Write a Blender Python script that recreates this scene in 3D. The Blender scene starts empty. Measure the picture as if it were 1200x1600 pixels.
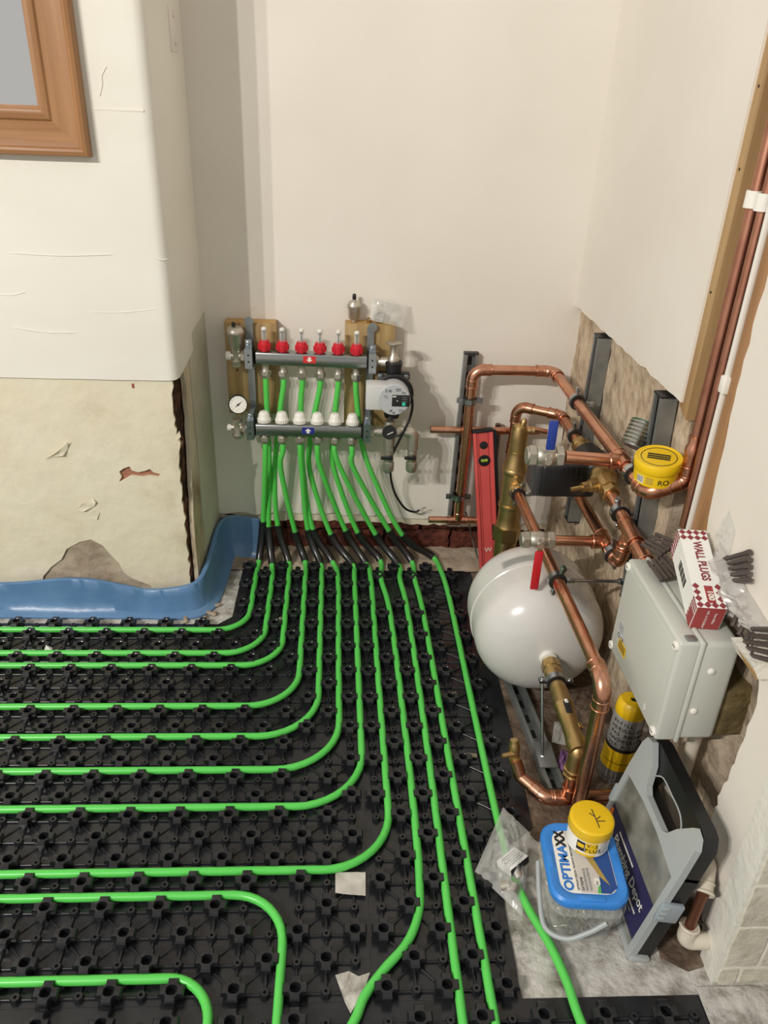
import bpy, bmesh, math, random
import numpy as np
from mathutils import Vector, Matrix, noise
from mathutils.geometry import tessellate_polygon
random.seed(7)
scene = bpy.context.scene
COL = scene.collection
V = Vector

# ------------------------------------------------------------------ camera
H = 1.3
def _axes(pitch=28.2, roll=2.3, vx=545.):
    p, r = math.radians(pitch), math.radians(roll)
    up = np.array([0, math.cos(p), -math.sin(p)])
    R = np.array([[math.cos(r), math.sin(r), 0], [-math.sin(r), math.cos(r), 0], [0, 0, 1]])
    up = R @ up
    dx = (vx-600)/1200.
    d = np.array([dx, -(dx*up[0]+up[2])/up[1], 1.0]); d /= np.linalg.norm(d)
    return np.array([np.cross(up, d), d, up])
CM = _axes()
cam_d = bpy.data.cameras.new('camera'); cam = bpy.data.objects.new('camera', cam_d); COL.objects.link(cam)
cam_d.sensor_fit = 'HORIZONTAL'; cam_d.sensor_width = 36; cam_d.lens = 36.0; cam_d.clip_start = 0.02
mw = Matrix.Identity(4)
for i in range(3):
    mw[i][0] = CM[i][0]; mw[i][1] = CM[i][1]; mw[i][2] = -CM[i][2]
mw[2][3] = H
cam.matrix_world = mw
scene.camera = cam
# ------------------------------------------------------------------ world + lights
w = bpy.data.worlds.new('world'); scene.world = w; w.use_nodes = True
w.node_tree.nodes['Background'].inputs[0].default_value = (1.0, 0.97, 0.925, 1)
w.node_tree.nodes['Background'].inputs[1].default_value = 0.52
for i, (lx, ly) in enumerate([(-2.10, -1.36), (-2.55, -1.36), (-2.87, -1.36)]):
    ld = bpy.data.lights.new('ceiling_spot', 'POINT'); ld.energy = 185; ld.color = (1, .955, .885); ld.shadow_soft_size = .03
    lo = bpy.data.objects.new('ceiling_spot', ld); COL.objects.link(lo); lo.location = (lx, ly, 2.9)
vs = scene.view_settings
vs.view_transform = 'Standard'; vs.look = 'None'; vs.gamma = 1; vs.use_curve_mapping = False; vs.exposure = 0.0

# ------------------------------------------------------------------ survey helpers: measured point on a plane -> metres
def _ray(u, v): return V(CM @ np.array([(u-600)/1200., -(v-800)/1200., 1.0]))
def PZ(u, v, z=0.): d = _ray(u, v); return V((0, 0, H)) + d*((z-H)/d.z)
def PY(u, v, y): d = _ray(u, v); return V((0, 0, H)) + d*(y/d.y)
def PX(u, v, x): d = _ray(u, v); return V((0, 0, H)) + d*(x/d.x)

# ------------------------------------------------------------------ materials
def C(r, g, b):
    f = lambda c: (c/255/12.92) if c/255 <= .04045 else ((c/255+.055)/1.055)**2.4
    return (f(r), f(g), f(b), 1)
MATS = {}
def mat(name, col, rough=.5, metal=0., col2=None, scale=8., detail=5., lo=.35, hi=.65, bump=0., bscale=40., coat=0., spec=.5,
        stretch=None, trans=None, rvar=0., ior=None, bstretch=False, emit=None):
    if name in MATS: return MATS[name]
    m = bpy.data.materials.new(name); m.use_nodes = True
    nt = m.node_tree; N = nt.nodes; L = nt.links
    b = N['Principled BSDF']
    b.inputs['Base Color'].default_value = col; b.inputs['Roughness'].default_value = rough; b.inputs['Metallic'].default_value = metal
    b.inputs['Specular IOR Level'].default_value = spec
    if coat: b.inputs['Coat Weight'].default_value = coat; b.inputs['Coat Roughness'].default_value = .08
    tc = N.new('ShaderNodeTexCoord'); mp = N.new('ShaderNodeMapping'); L.new(tc.outputs['Object'], mp.inputs[0])
    if stretch: mp.inputs['Scale'].default_value = stretch
    if col2 is not None or rvar:
        nz = N.new('ShaderNodeTexNoise'); nz.inputs['Scale'].default_value = scale; nz.inputs['Detail'].default_value = detail
        L.new(mp.outputs[0], nz.inputs['Vector'])
        rp = N.new('ShaderNodeValToRGB'); rp.color_ramp.elements[0].position = lo; rp.color_ramp.elements[1].position = hi
        rp.color_ramp.elements[0].color = col; rp.color_ramp.elements[1].color = col2 if col2 is not None else col
        L.new(nz.outputs['Fac'], rp.inputs[0])
        if col2 is not None: L.new(rp.outputs[0], b.inputs['Base Color'])
        if rvar:
            mr = N.new('ShaderNodeMapRange'); mr.inputs[3].default_value = max(.02, rough-rvar); mr.inputs[4].default_value = min(1, rough+rvar)
            L.new(nz.outputs['Fac'], mr.inputs[0]); L.new(mr.outputs[0], b.inputs['Roughness'])
    if bump:
        nb = N.new('ShaderNodeTexNoise'); nb.inputs['Scale'].default_value = bscale; nb.inputs['Detail'].default_value = 6
        L.new(mp.outputs[0] if bstretch else tc.outputs['Object'], nb.inputs['Vector'])
        bp = N.new('ShaderNodeBump'); bp.inputs['Strength'].default_value = bump; bp.inputs['Distance'].default_value = .01
        L.new(nb.outputs['Fac'], bp.inputs['Height']); L.new(bp.outputs[0], b.inputs['Normal'])
    if trans is not None:
        t = N.new('ShaderNodeBsdfTransparent'); t.inputs[0].default_value = (1, 1, 1, 1)
        mx = N.new('ShaderNodeMixShader'); mx.inputs[0].default_value = 1-trans
        L.new(t.outputs[0], mx.inputs[1]); L.new(b.outputs[0], mx.inputs[2]); L.new(mx.outputs[0], N['Material Output'].inputs[0])
    if emit:
        b.inputs['Emission Color'].default_value = col; b.inputs['Emission Strength'].default_value = emit
    MATS[name] = m
    return m
def layered(name, cols, scale, rough=.9, bump=.4, bscale=30, stretch=None, detail=8):
    """several earth/plaster colours through one noise ramp"""
    m = bpy.data.materials.new(name); m.use_nodes = True
    nt = m.node_tree; N = nt.nodes; L = nt.links; b = N['Principled BSDF']
    b.inputs['Roughness'].default_value = rough; b.inputs['Specular IOR Level'].default_value = .2
    tc = N.new('ShaderNodeTexCoord'); mp = N.new('ShaderNodeMapping'); L.new(tc.outputs['Object'], mp.inputs[0])
    if stretch: mp.inputs['Scale'].default_value = stretch
    nz = N.new('ShaderNodeTexNoise'); nz.inputs['Scale'].default_value = scale; nz.inputs['Detail'].default_value = detail; nz.inputs['Roughness'].default_value = .62
    L.new(mp.outputs[0], nz.inputs['Vector'])
    rp = N.new('ShaderNodeValToRGB'); cr = rp.color_ramp
    while len(cr.elements) < len(cols): cr.elements.new(.5)
    for e, (p, c) in zip(cr.elements, cols): e.position = p; e.color = c
    L.new(nz.outputs['Fac'], rp.inputs[0]); L.new(rp.outputs[0], b.inputs['Base Color'])
    nb = N.new('ShaderNodeTexNoise'); nb.inputs['Scale'].default_value = bscale; nb.inputs['Detail'].default_value = 8
    L.new(mp.outputs[0], nb.inputs['Vector'])
    bp = N.new('ShaderNodeBump'); bp.inputs['Strength'].default_value = bump; bp.inputs['Distance'].default_value = .01
    L.new(nb.outputs['Fac'], bp.inputs['Height']); L.new(bp.outputs[0], b.inputs['Normal'])
    MATS[name] = m
    return m
def wood(name, c1, c2, axis, scale=14, rough=.6):
    s = [1, 1, 1]; s[axis] = .06
    return mat(name, c1, rough, col2=c2, scale=scale*3, detail=4, lo=.3, hi=.7, bump=.08, bscale=60, stretch=tuple(s), bstretch=True)

M_wall = mat('wall_paint', C(230, 224, 214), .75, col2=C(225, 218, 207), scale=3, bump=.10, bscale=14)
M_paper = mat('lining_paper', C(232, 229, 219), .8, col2=C(228, 224, 212), scale=2.5, bump=.12, bscale=10, stretch=(1, 1, 2), bstretch=True)
M_cream = layered('old_cream_paint', [(.25, C(196, 184, 158)), (.42, C(222, 212, 188)), (.6, C(226, 218, 196)), (.8, C(206, 196, 172))], 5, .7, .5, 16)
M_mint = mat('old_pale_paint', C(205, 203, 186), .75, col2=C(192, 186, 168), scale=6, bump=.15, bscale=12)
M_side = layered('smudged_side_paint', [(.3, C(150, 126, 104)), (.45, C(194, 180, 156)), (.6, C(212, 203, 182)), (.75, C(176, 160, 138))], 7, .85, .5, 20, stretch=(1, 1, .5))
M_core = layered('exposed_brown_plaster', [(.3, C(38, 28, 22)), (.5, C(70, 50, 40)), (.62, C(120, 78, 60)), (.75, C(200, 192, 178))], 22, .95, .8, 40)
M_mortar = layered('old_mortar', [(.3, C(128, 112, 96)), (.5, C(172, 156, 136)), (.7, C(196, 182, 162))], 9, .95, .8, 26)
M_rubble = layered('bare_wall', [(.26, C(104, 86, 70)), (.36, C(164, 144, 122)), (.5, C(194, 175, 150)), (.62, C(206, 189, 164)), (.78, C(178, 158, 134))], 20, .95, 1., 34, stretch=(1, 1.3, .8), detail=10)
M_rubble2 = layered('bare_stone_wall', [(.28, C(112, 98, 84)), (.45, C(158, 142, 122)), (.6, C(186, 170, 150)), (.75, C(200, 186, 168))], 16, .95, 1., 30, detail=10)
M_brick = layered('rough_brick', [(.28, C(44, 28, 24)), (.45, C(86, 48, 40)), (.6, C(112, 62, 50)), (.75, C(140, 104, 88))], 26, .95, 1., 60)
M_brickjoint = layered('dark_joint', [(.3, C(40, 30, 25)), (.7, C(86, 70, 58))], 30, .95, .8, 60)
M_whitebrick = layered('painted_stone', [(.3, C(190, 184, 164)), (.5, C(206, 201, 184)), (.7, C(214, 210, 195))], 14, .38, .6, 30)
M_whitejoint = mat('painted_joint', C(226, 224, 214), .5, bump=.4, bscale=40)
M_conc = layered('concrete_floor', [(.30, C(104, 96, 88)), (.42, C(156, 150, 142)), (.52, C(188, 184, 177)), (.66, C(206, 202, 196)), (.8, C(164, 156, 146))], 22, .9, .7, 50, detail=11)
M_dirt = layered('dirt_floor', [(.3, C(64, 52, 43)), (.5, C(104, 88, 74)), (.7, C(138, 122, 106))], 18, .95, .8, 50)
M_green = mat('green_pipe', C(88, 202, 84), .33, col2=C(94, 208, 90), scale=5, spec=.5)
M_black = mat('black_panel_plastic', C(28, 29, 32), .22, col2=C(35, 36, 39), scale=20, spec=.5)
M_sleeve = mat('black_sleeve', C(30, 30, 31), .28, spec=.6)
M_rubber = mat('black_rubber', C(28, 28, 28), .6)
M_blk = mat('black_plastic', C(24, 25, 27), .42)
M_copper = mat('copper', C(220, 166, 138), .27, 1., col2=C(194, 134, 106), scale=16, lo=.35, hi=.7, rvar=.1)
M_copper2 = mat('copper_old', C(196, 142, 118), .42, 1., col2=C(172, 118, 98), scale=18, rvar=.1)
M_brass = mat('brass', C(204, 176, 124), .40, 1., col2=C(180, 152, 102), scale=14, rvar=.08)
M_nickel = mat('nickel', C(206, 200, 188), .38, .88, col2=C(190, 184, 172), scale=20, rvar=.08)
M_steel = mat('brushed_steel', C(178, 180, 178), .26, 1., col2=C(150, 154, 152), scale=14, stretch=(.1, 1, 6), rvar=.08)
M_zinc = mat('zinc_plated', C(190, 196, 200), .26, 1., col2=C(168, 176, 182), scale=20, rvar=.08)
M_galv = mat('galvanised', C(162, 165, 164), .5, .8, col2=C(138, 142, 142), scale=18, rvar=.1)
M_white = mat('white_plastic', C(236, 233, 224), .42)
M_offwhite = mat('aged_white_plastic', C(214, 206, 190), .5, col2=C(200, 188, 168), scale=10)
M_tank = mat('white_enamel', C(214, 212, 208), .22, coat=.3, col2=C(209, 207, 202), scale=3)
M_red = mat('red_plastic', C(206, 38, 52), .38)
M_redlevel = mat('red_lacquer', C(216, 92, 88), .42, col2=C(210, 84, 82), scale=8)
M_bluelever = mat('blue_lever', C(34, 60, 146), .38)
M_redlever = mat('red_lever', C(196, 34, 44), .35)
M_foam = mat('blue_foam', C(100, 138, 178), .34, col2=C(86, 124, 166), scale=9, bump=.25, bscale=18)
M_board = wood('treated_timber', C(186, 160, 108), C(146, 118, 76), 2, 16)
M_boardend = wood('cut_timber', C(196, 158, 98), C(176, 136, 82), 0, 16)
M_post = wood('old_timber', C(186, 154, 108), C(144, 108, 72), 2, 10)
M_batten = wood('brown_batten', C(174, 132, 90), C(140, 100, 64), 2, 12)
M_frame = wood('frame_oak', C(170, 124, 80), C(142, 98, 60), 2, 14, .42)
M_frameh = wood('frame_oak_rail', C(170, 124, 80), C(142, 98, 60), 0, 14, .42)
M_mirror = mat('mirror_glass', C(238, 238, 238), .04, 1.)
M_glass = mat('clear_glass', C(235, 238, 235), .05, trans=.72, spec=.8)
M_grey = mat('grey_enclosure', C(196, 198, 190), .45, col2=C(192, 194, 186), scale=4)
M_yellow = mat('yellow_plastic', C(232, 190, 20), .4)
M_yellowtin = mat('yellow_tin', C(238, 198, 24), .38)
M_blue = mat('blue_lid', C(58, 136, 220), .36)
M_clear = mat('clear_plastic', C(212, 214, 208), .22, trans=.76, spec=.6)
M_frost = mat('frosted_plastic', C(124, 124, 114), .3, col2=C(182, 182, 172), scale=16, lo=.38, hi=.7, trans=.40, spec=.6)
M_frost2 = mat('frosted_rim', C(178, 184, 184), .34, trans=.12, spec=.6)
M_bag = mat('polythene', C(225, 226, 222), .16, trans=.72, spec=.9)
M_baggrey = mat('polythene_milky', C(214, 210, 204), .25, trans=.42, spec=.7)
M_brown = mat('brown_wallplug', C(74, 64, 60), .5)
M_cardw = mat('white_card', C(232, 231, 226), .6)
M_cardr = mat('red_card', C(158, 62, 62), .6)
M_ink = mat('black_ink', C(28, 28, 30), .6)
M_navy = mat('navy_print', C(44, 42, 84), .5)
M_printblue = mat('print_blue', C(40, 116, 200), .5)
M_printgrey = mat('print_silver', C(196, 190, 184), .45, col2=C(214, 209, 204), scale=3)
M_printdark = mat('print_dark_blue', C(36, 66, 128), .5, col2=C(52, 92, 160), scale=5)
M_gold = mat('print_gold', C(176, 150, 82), .4)
M_printgreen = mat('print_green', C(84, 176, 84), .5)
M_orange = mat('print_orange', C(220, 120, 48), .5)
M_teal = mat('print_teal', C(60, 200, 170), .5)
M_stickred = mat('red_sticker', C(214, 44, 44), .5)
M_stickblue = mat('blue_sticker', C(28, 44, 130), .5)
M_greyprint = mat('grey_print', C(120, 122, 124), .6)
M_cangrey = mat('can_label_grey', C(120, 118, 114), .45, col2=C(150, 148, 144), scale=12)
M_solder = mat('solder_wire', C(190, 190, 184), .25, 1.)
M_tape = mat('white_tape', C(206, 202, 194), .6, col2=C(178, 172, 162), scale=30, bump=.2)
M_screw = mat('screw_steel', C(188, 184, 172), .32, 1.)
M_cable = mat('black_cable', C(24, 24, 25), .45)
M_purple = mat('purple_film', C(120, 84, 128), .35)
M_pumpgrey = mat('pump_face_grey', C(186, 188, 190), .45)
M_greenvial = mat('green_vial', C(150, 176, 70), .2, spec=.6)
M_timberend = layered('timber_end_grain', [(.3, C(70, 58, 36)), (.5, C(104, 90, 60)), (.7, C(128, 112, 78))], 10, .8, .3, 40, stretch=(3, 1, 3))

# ------------------------------------------------------------------ mesh builder
def frame_of(axis, hint=None):
    z = V(axis).normalized()
    h = V(hint) if hint is not None else (V((0, 0, 1)) if abs(z.z) < .9 else V((1, 0, 0)))
    x = (h - z*h.dot(z)).normalized()
    y = z.cross(x)
    return x, y, z
class MB:
    def __init__(s): s.v = []; s.f = []
    def add(s, vs, fs):
        n = len(s.v); s.v += [V(p) for p in vs]; s.f += [tuple(i+n for i in f) for f in fs]; return s
    def box(s, c, size, R=None):
        hx, hy, hz = size[0]/2, size[1]/2, size[2]/2
        P = [V((sx*hx, sy*hy, sz*hz)) for sx in (-1, 1) for sy in (-1, 1) for sz in (-1, 1)]
        P = [V(c) + (R @ p if R is not None else p) for p in P]
        return s.add(P, [(0, 1, 3, 2), (4, 6, 7, 5), (0, 4, 5, 1), (2, 3, 7, 6), (0, 2, 6, 4), (1, 5, 7, 3)])
    def hexa(s, b, t):   # 4 bottom + 4 top points (same winding)
        return s.add(list(b)+list(t), [(3, 2, 1, 0), (4, 5, 6, 7), (0, 1, 5, 4), (1, 2, 6, 5), (2, 3, 7, 6), (3, 0, 4, 7)])
    def rbox(s, c, size, r=.003, R=None, seg=2):
        bm = bmesh.new(); bmesh.ops.create_cube(bm, size=1.0)
        for vv in bm.verts: vv.co = V((vv.co.x*size[0], vv.co.y*size[1], vv.co.z*size[2]))
        bmesh.ops.bevel(bm, geom=list(bm.edges), offset=r, segments=seg, affect='EDGES', profile=.5)
        bm.verts.index_update()
        s.add([V(c) + (R @ vv.co if R is not None else vv.co) for vv in bm.verts], [tuple(vv.index for vv in f.verts) for f in bm.faces])
        bm.free(); return s
    def lathe(s, p0, axis, prof, segs=24, hint=None, phase=0., cap=True):
        x, y, z = frame_of(axis, hint); p0 = V(p0); n = len(s.v); k = len(prof)
        for t, r in prof:
            for i in range(segs):
                a = 2*math.pi*i/segs + phase
                s.v.append(p0 + z*t + (x*math.cos(a) + y*math.sin(a))*r)
        for j in range(k-1):
            for i in range(segs):
                a = n+j*segs+i; b = n+j*segs+(i+1) % segs
                s.f.append((a, b, b+segs, a+segs))
        if cap:
            s.f.append(tuple(n+i for i in reversed(range(segs)))); s.f.append(tuple(n+(k-1)*segs+i for i in range(segs)))
        return s
    def hexn(s, p0, axis, t0, t1, r, hint=None, phase=0.):
        c = min(.0015, (t1-t0)*.2)
        return s.lathe(p0, axis, [(t0, r*.9), (t0+c, r), (t1-c, r), (t1, r*.9)], 6, hint, phase)
    def ring(s, p0, axis, R, r, segs=24, ss=8):
        x, y, z = frame_of(axis); p0 = V(p0); n = len(s.v)
        for i in range(segs):
            a = 2*math.pi*i/segs; d = x*math.cos(a)+y*math.sin(a)
            for j in range(ss):
                b = 2*math.pi*j/ss; s.v.append(p0 + d*(R+r*math.cos(b)) + z*r*math.sin(b))
        for i in range(segs):
            for j in range(ss):
                s.f.append((n+i*ss+j, n+((i+1) % segs)*ss+j, n+((i+1) % segs)*ss+(j+1) % ss, n+i*ss+(j+1) % ss))
        return s
    def tube(s, pts, r, segs=12, cap=True, flat=None):
        pts = [V(p) for p in pts]; n = len(s.v); k = len(pts)
        T = [(pts[min(i+1, k-1)]-pts[max(i-1, 0)]).normalized() for i in range(k)]
        x, y, z = frame_of(T[0])
        for i in range(k):
            if i:
                x = (x - T[i]*x.dot(T[i])).normalized(); y = T[i].cross(x)
            rr = r[i] if isinstance(r, (list, tuple)) else r
            for j in range(segs):
                a = 2*math.pi*j/segs
                s.v.append(pts[i] + x*rr*math.cos(a) + y*rr*math.sin(a)*(flat or 1))
        for i in range(k-1):
            for j in range(segs):
                a = n+i*segs+j; b = n+i*segs+(j+1) % segs
                s.f.append((a, b, b+segs, a+segs))
        if cap:
            s.f.append(tuple(n+i for i in reversed(range(segs)))); s.f.append(tuple(n+(k-1)*segs+i for i in range(segs)))
        return s
    def slab(s, outer, holes, o, ux, uy, t0, t1, back=False):
        """flat sheet from outline polygons; front at t1 along n=ux x uy, rims to t0"""
        o, ux, uy = V(o), V(ux), V(uy); nn = ux.cross(uy).normalized()
        loops = [outer]+list(holes)
        tris = tessellate_polygon([[V((p[0], p[1], 0)) for p in l] for l in loops])
        flat = [p for l in loops for p in l]; n = len(s.v); k = len(flat)
        for p in flat: s.v.append(o + ux*p[0] + uy*p[1] + nn*t1)
        for p in flat: s.v.append(o + ux*p[0] + uy*p[1] + nn*t0)
        for t in tris:
            a, b, c = [V((flat[i][0], flat[i][1])) for i in t]
            cr = (b.x-a.x)*(c.y-a.y)-(b.y-a.y)*(c.x-a.x)
            if abs(cr) < 1e-14: continue
            t = t if cr > 0 else (t[0], t[2], t[1])
            s.f.append(tuple(n+i for i in t))
            if back: s.f.append(tuple(n+k+i for i in reversed(t)))
        q = 0
        for l in loops:
            m = len(l)
            for i in range(m):
                a, b = q+i, q+(i+1) % m
                s.f.append((n+a, n+k+a, n+k+b, n+b))
            q += m
        return s
    def grid(s, fn, nu, nv):
        n = len(s.v)
        for j in range(nv+1):
            for i in range(nu+1): s.v.append(V(fn(i/nu, j/nv)))
        for j in range(nv):
            for i in range(nu):
                a = n+j*(nu+1)+i; s.f.append((a, a+1, a+nu+2, a+nu+1))
        return s
    def build(s, name, material, parent=None, angle=38, fixn=True, origin=None):
        me = bpy.data.meshes.new(name)
        if parent is not None: o0 = WL[parent.name]
        elif origin is not None: o0 = V(origin)
        else:
            xs = [p.x for p in s.v]; ys = [p.y for p in s.v]; zs = [p.z for p in s.v]
            o0 = V(((min(xs)+max(xs))/2, (min(ys)+max(ys))/2, min(zs)))
        me.from_pydata([tuple(p-o0) for p in s.v], [], s.f)
        if fixn:
            bm = bmesh.new(); bm.from_mesh(me); bmesh.ops.recalc_face_normals(bm, faces=bm.faces); bm.to_mesh(me); bm.free()
        for p in me.polygons: p.use_smooth = True
        me.set_sharp_from_angle(angle=math.radians(angle))
        me.materials.append(material)
        ob = bpy.data.objects.new(name, me); COL.objects.link(ob)
        if parent is not None: ob.parent = parent
        else: ob.location = o0
        WL[ob.name] = o0
        return ob
WL = {}
def thing(name, loc, label, cat, group=None):
    o = bpy.data.objects.new(name, None); COL.objects.link(o); o.location = loc; o.empty_display_size = .02
    WL[o.name] = V(loc)
    return tag(o, label, cat, group)
def tag(o, label, cat=None, group=None, kind=None):
    o['label'] = label
    if cat: o['category'] = cat
    if group: o['group'] = group
    if kind or cat: o['kind'] = kind or 'thing'
    return o
def struct(o, label=None):
    o['kind'] = 'structure'
    if label: o['label'] = label
    return o
TEXTS = []
def text(s, size, o, xd, yd, material, parent, name='lettering', align='LEFT', bold=0., sx=1.):
    cu = bpy.data.curves.new(name, 'FONT'); cu.body = s; cu.size = size; cu.align_x = align; cu.align_y = 'CENTER'; cu.extrude = .00015; cu.offset = bold; cu.resolution_u = 3
    ob = bpy.data.objects.new(name, cu); COL.objects.link(ob); cu.materials.append(material)
    xd = V(xd).normalized(); yd = V(yd); yd = (yd-xd*yd.dot(xd)).normalized(); zd = xd.cross(yd)
    m = Matrix.Identity(4)
    for i in range(3): m[i][0] = xd[i]*sx; m[i][1] = yd[i]; m[i][2] = zd[i]; m[i][3] = V(o)[i]-WL[parent.name][i]
    ob.parent = parent; ob.matrix_basis = m
    TEXTS.append(ob); return ob
def cr(pts, n=8):
    """Catmull-Rom through points"""
    P = [V(p) for p in pts]; P = [P[0]*2-P[1]]+P+[P[-1]*2-P[-2]]; out = []
    for i in range(1, len(P)-2):
        for k in range(n):
            t = k/n; a, b, c, d = P[i-1], P[i], P[i+1], P[i+2]
            out.append(.5*((2*b)+(c-a)*t+(2*a-5*b+4*c-d)*t*t+(3*b-a-3*c+d)*t**3))
    out.append(P[-2]); return out
def fillet(pts, R, n=8):
    P = [V(p) for p in pts]; out = [P[0]]; arcs = []
    for i in range(1, len(P)-1):
        a = (P[i-1]-P[i]).normalized(); b = (P[i+1]-P[i]).normalized()
        rr = R[i-1] if isinstance(R, (list, tuple)) else R
        ang = a.angle(b); d = rr/math.tan(ang/2)
        p0 = P[i]+a*d; p1 = P[i]+b*d; c = P[i]+(a+b).normalized()*(rr/math.sin(ang/2))
        v0 = p0-c; v1 = p1-c; th = v0.angle(v1); arc = []
        for k in range(n+1):
            t = k/n; arc.append(c+(v0*math.sin((1-t)*th)+v1*math.sin(t*th))/math.sin(th))
        out += arc; arcs.append((arc, a, b))
    out.append(P[-1]); return out, arcs
def rough_line(a, b, n, amp, seed=0):
    rnd = random.Random(seed); a, b = V((*a, 0)), V((*b, 0)); d = (b-a); q = V((-d.y, d.x, 0)).normalized()
    return [tuple((a+d*(i/n)+q*rnd.uniform(-amp, amp)).xy) for i in range(1, n)]
def nz(p, s=1., seed=0): return noise.fractal(V(p)*s+V((seed*3.1, seed*1.7, seed*.9)), 1.0, 2.0, 5)

# ------------------------------------------------------------------ room shell
YB, XR = 2.14, 0.64
# floor
b = MB(); b.add([(-2.6, -1.2, 0), (1.9, -1.2, 0), (1.9, 2.3, 0), (-2.6, 2.3, 0)], [(0, 1, 2, 3)])
floor = struct(b.build('floor', M_conc, origin=(0, 0, 0)))
b = MB(); b.grid(lambda u, v: V((.30+.40*u, 1.02+.07*nz((u*4, 2, 0), 1.3)*(1-v)**4+1.12*v, .0016+.0014*nz((u*3, v*8, 0), 2.))), 60, 90)
b.build('dirt_patch', M_dirt, floor)
b = MB(); b.slab([(.560, .79), (.60, .765), (.637, .775), (.66, .80), (.66, .90), (.60, .92), (.57, .86)], [], (0, 0, 0), (1, 0, 0), (0, 1, 0), -.001, .003); b.build('dirt_patch', M_dirt, floor)
b = MB(); b.grid(lambda u, v: V((-.42+1.06*u, 2.02+.14*v, .008+.006*v+.004*nz((u*12, v*2, 0), 2.))), 80, 10)
b.build('mortar_ledge', M_mortar, floor)
b = MB(); b.grid(lambda u, v: V((.60+.5*u, .60+.136*v, .006+.010*nz((u*5, v*2, 4), 2.)*min(1, 4*u))), 30, 10)
b.build('mortar_fillet', M_conc, floor)

# back wall: brick core, cream plaster band, white paint layer
b = MB(); b.add([(-.6, 2.175, -.01), (.9, 2.175, -.01), (.9, 2.175, 2.6), (-.6, 2.175, 2.6)], [(0, 1, 2, 3)])
wall_back = struct(b.build('wall_back', M_brickjoint, origin=(0, 2.175, 0)), 'white painted alcove wall behind the manifold')
def plaster_bottom(z0, amp, seed, x0=-.40, x1=.66):
    pts = []
    for i in range(61):
        x = x0+(x1-x0)*i/60; base = z0-.045*max(0, (x-.0))
        pts.append((x, base+amp*nz((x*9, seed, 0), 1.4)+amp*.6*nz((x*30, seed, 1), 1.2)))
    return pts
b = MB(); b.slab(plaster_bottom(.112, .012, 3)+[(.66, .4), (-.40, .4)], [], (0, 2.148, 0), (1, 0, 0), (0, 0, 1), -.027, 0); b.build('plaster_undercoat', M_cream, wall_back)
b = MB(); b.slab(plaster_bottom(.140, .010, 8)+[(.66, 2.6), (-.40, 2.6)], [], (0, 2.14, 0), (1, 0, 0), (0, 0, 1), -.009, 0); b.build('white_plaster', M_wall, wall_back)
def rough_brick(name, c, size, m, parent, amp=.004, cuts=5, seed=0):
    bm = bmesh.new(); bmesh.ops.create_cube(bm, size=1.0); bmesh.ops.subdivide_edges(bm, edges=bm.edges[:], cuts=cuts, use_grid_fill=True)
    mb = MB(); bm.verts.index_update()
    for vv in bm.verts:
        p = V((vv.co.x*size[0], vv.co.y*size[1], vv.co.z*size[2]))
        k = 1.0
        p = p + V((nz(p, 30, seed), nz(p, 30, seed+5), nz(p, 30, seed+9)))*amp
        mb.v.append(V(c)+p)
    mb.f = [tuple(vv.index for vv in f.verts) for f in bm.faces]; bm.free()
    return mb.build(name, m, parent, angle=60)
k = 0
for row in range(2):
    x = -.30-.10*row
    while x < .66:
        rough_brick('brick', (x+.104, 2.185, .04+.075*row), (.206, .06, .064), M_brick, wall_back, .011, 7, k); k += 1; x += .218

# right wall: white plaster above, bare wall below, chase with timbers, near white plaster return
b = MB(); b.add([(.76, .60, -.01), (.76, 2.2, -.01), (.76, 2.2, 2.6), (.76, .60, 2.6)], [(0, 1, 2, 3)])
wall_right = struct(b.build('wall_right', M_core, origin=(.76, 1.4, 0)), 'right alcove wall, white plaster cut away to bare wall at the bottom')
edge = [(2.16, .815)]+[(2.16-(2.16-1.368)*i/24, .812+.006*nz((i*.7, 2, 0))) for i in range(1, 25)]
poly = [(2.16-y, z) for y, z in edge] + [(2.16-1.370, 1.2), (2.16-1.372, 2.6), (0, 2.6)]
b = MB(); b.slab(poly, [], (XR, 2.16, 0), (0, -1, 0), (0, 0, 1), -.03, 0); b.build('upper_plaster', M_wall, wall_right)
b = MB(); b.grid(lambda u, v: V((.660+.006*nz((u*4, v*5, 1), 1.5)+.002*nz((u*20, v*20, 1), 1.5), 2.16-.815*u, .83*v)), 90, 90)
b.build('bare_wall_surface', M_rubble, wall_right)
b = MB(); b.add([(.66, 1.346, 0), (.76, 1.346, 0), (.76, 1.346, .83), (.66, 1.346, .83)], [(0, 1, 2, 3)]); b.build('chase_side', M_rubble2, wall_right)
b = MB(); b.grid(lambda u, v: V((.735+.012*nz((u*3, v*5, 1), 1.5), 1.36-.22*u, 2.6*v)), 10, 120); b.build('chase_back', M_rubble2, wall_right)
b = MB(); b.grid(lambda u, v: V((.690+.014*nz((u*3, v*4, 6), 1.5)+.004*nz((u*20, v*20, 1), 1.5), 1.17-.415*u, .02+.68*v-.02)), 60, 70)
b.build('bare_stone_surface', M_rubble2, wall_right)
_e = [PX(u, v, XR) for u, v in ((1195, 450), (1162, 563), (1141, 650), (1120, 745), (1104, 830))]
NP = [(_e[0].y+.012, 2.6), (_e[0].y+.008, 1.3)]+[(q.y, q.z) for q in _e]+[(1.09, .615), (1.0, .600), (.93, .590), (.895, .545),
      (.879, .50), (.880, .433), (.884, .38), (.886, .341), (.893, .29), (.892, .242), (.900, .17), (.902, .11), (.885, .085), (.858, .07), (.840, .060), (.822, .045), (.826, .02), (.815, -.01)]
NP2 = []
for i in range(len(NP)-1):
    NP2.append(NP[i]); NP2 += rough_line(NP[i], NP[i+1], 4, .004, i)
NP2.append(NP[-1])
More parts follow.
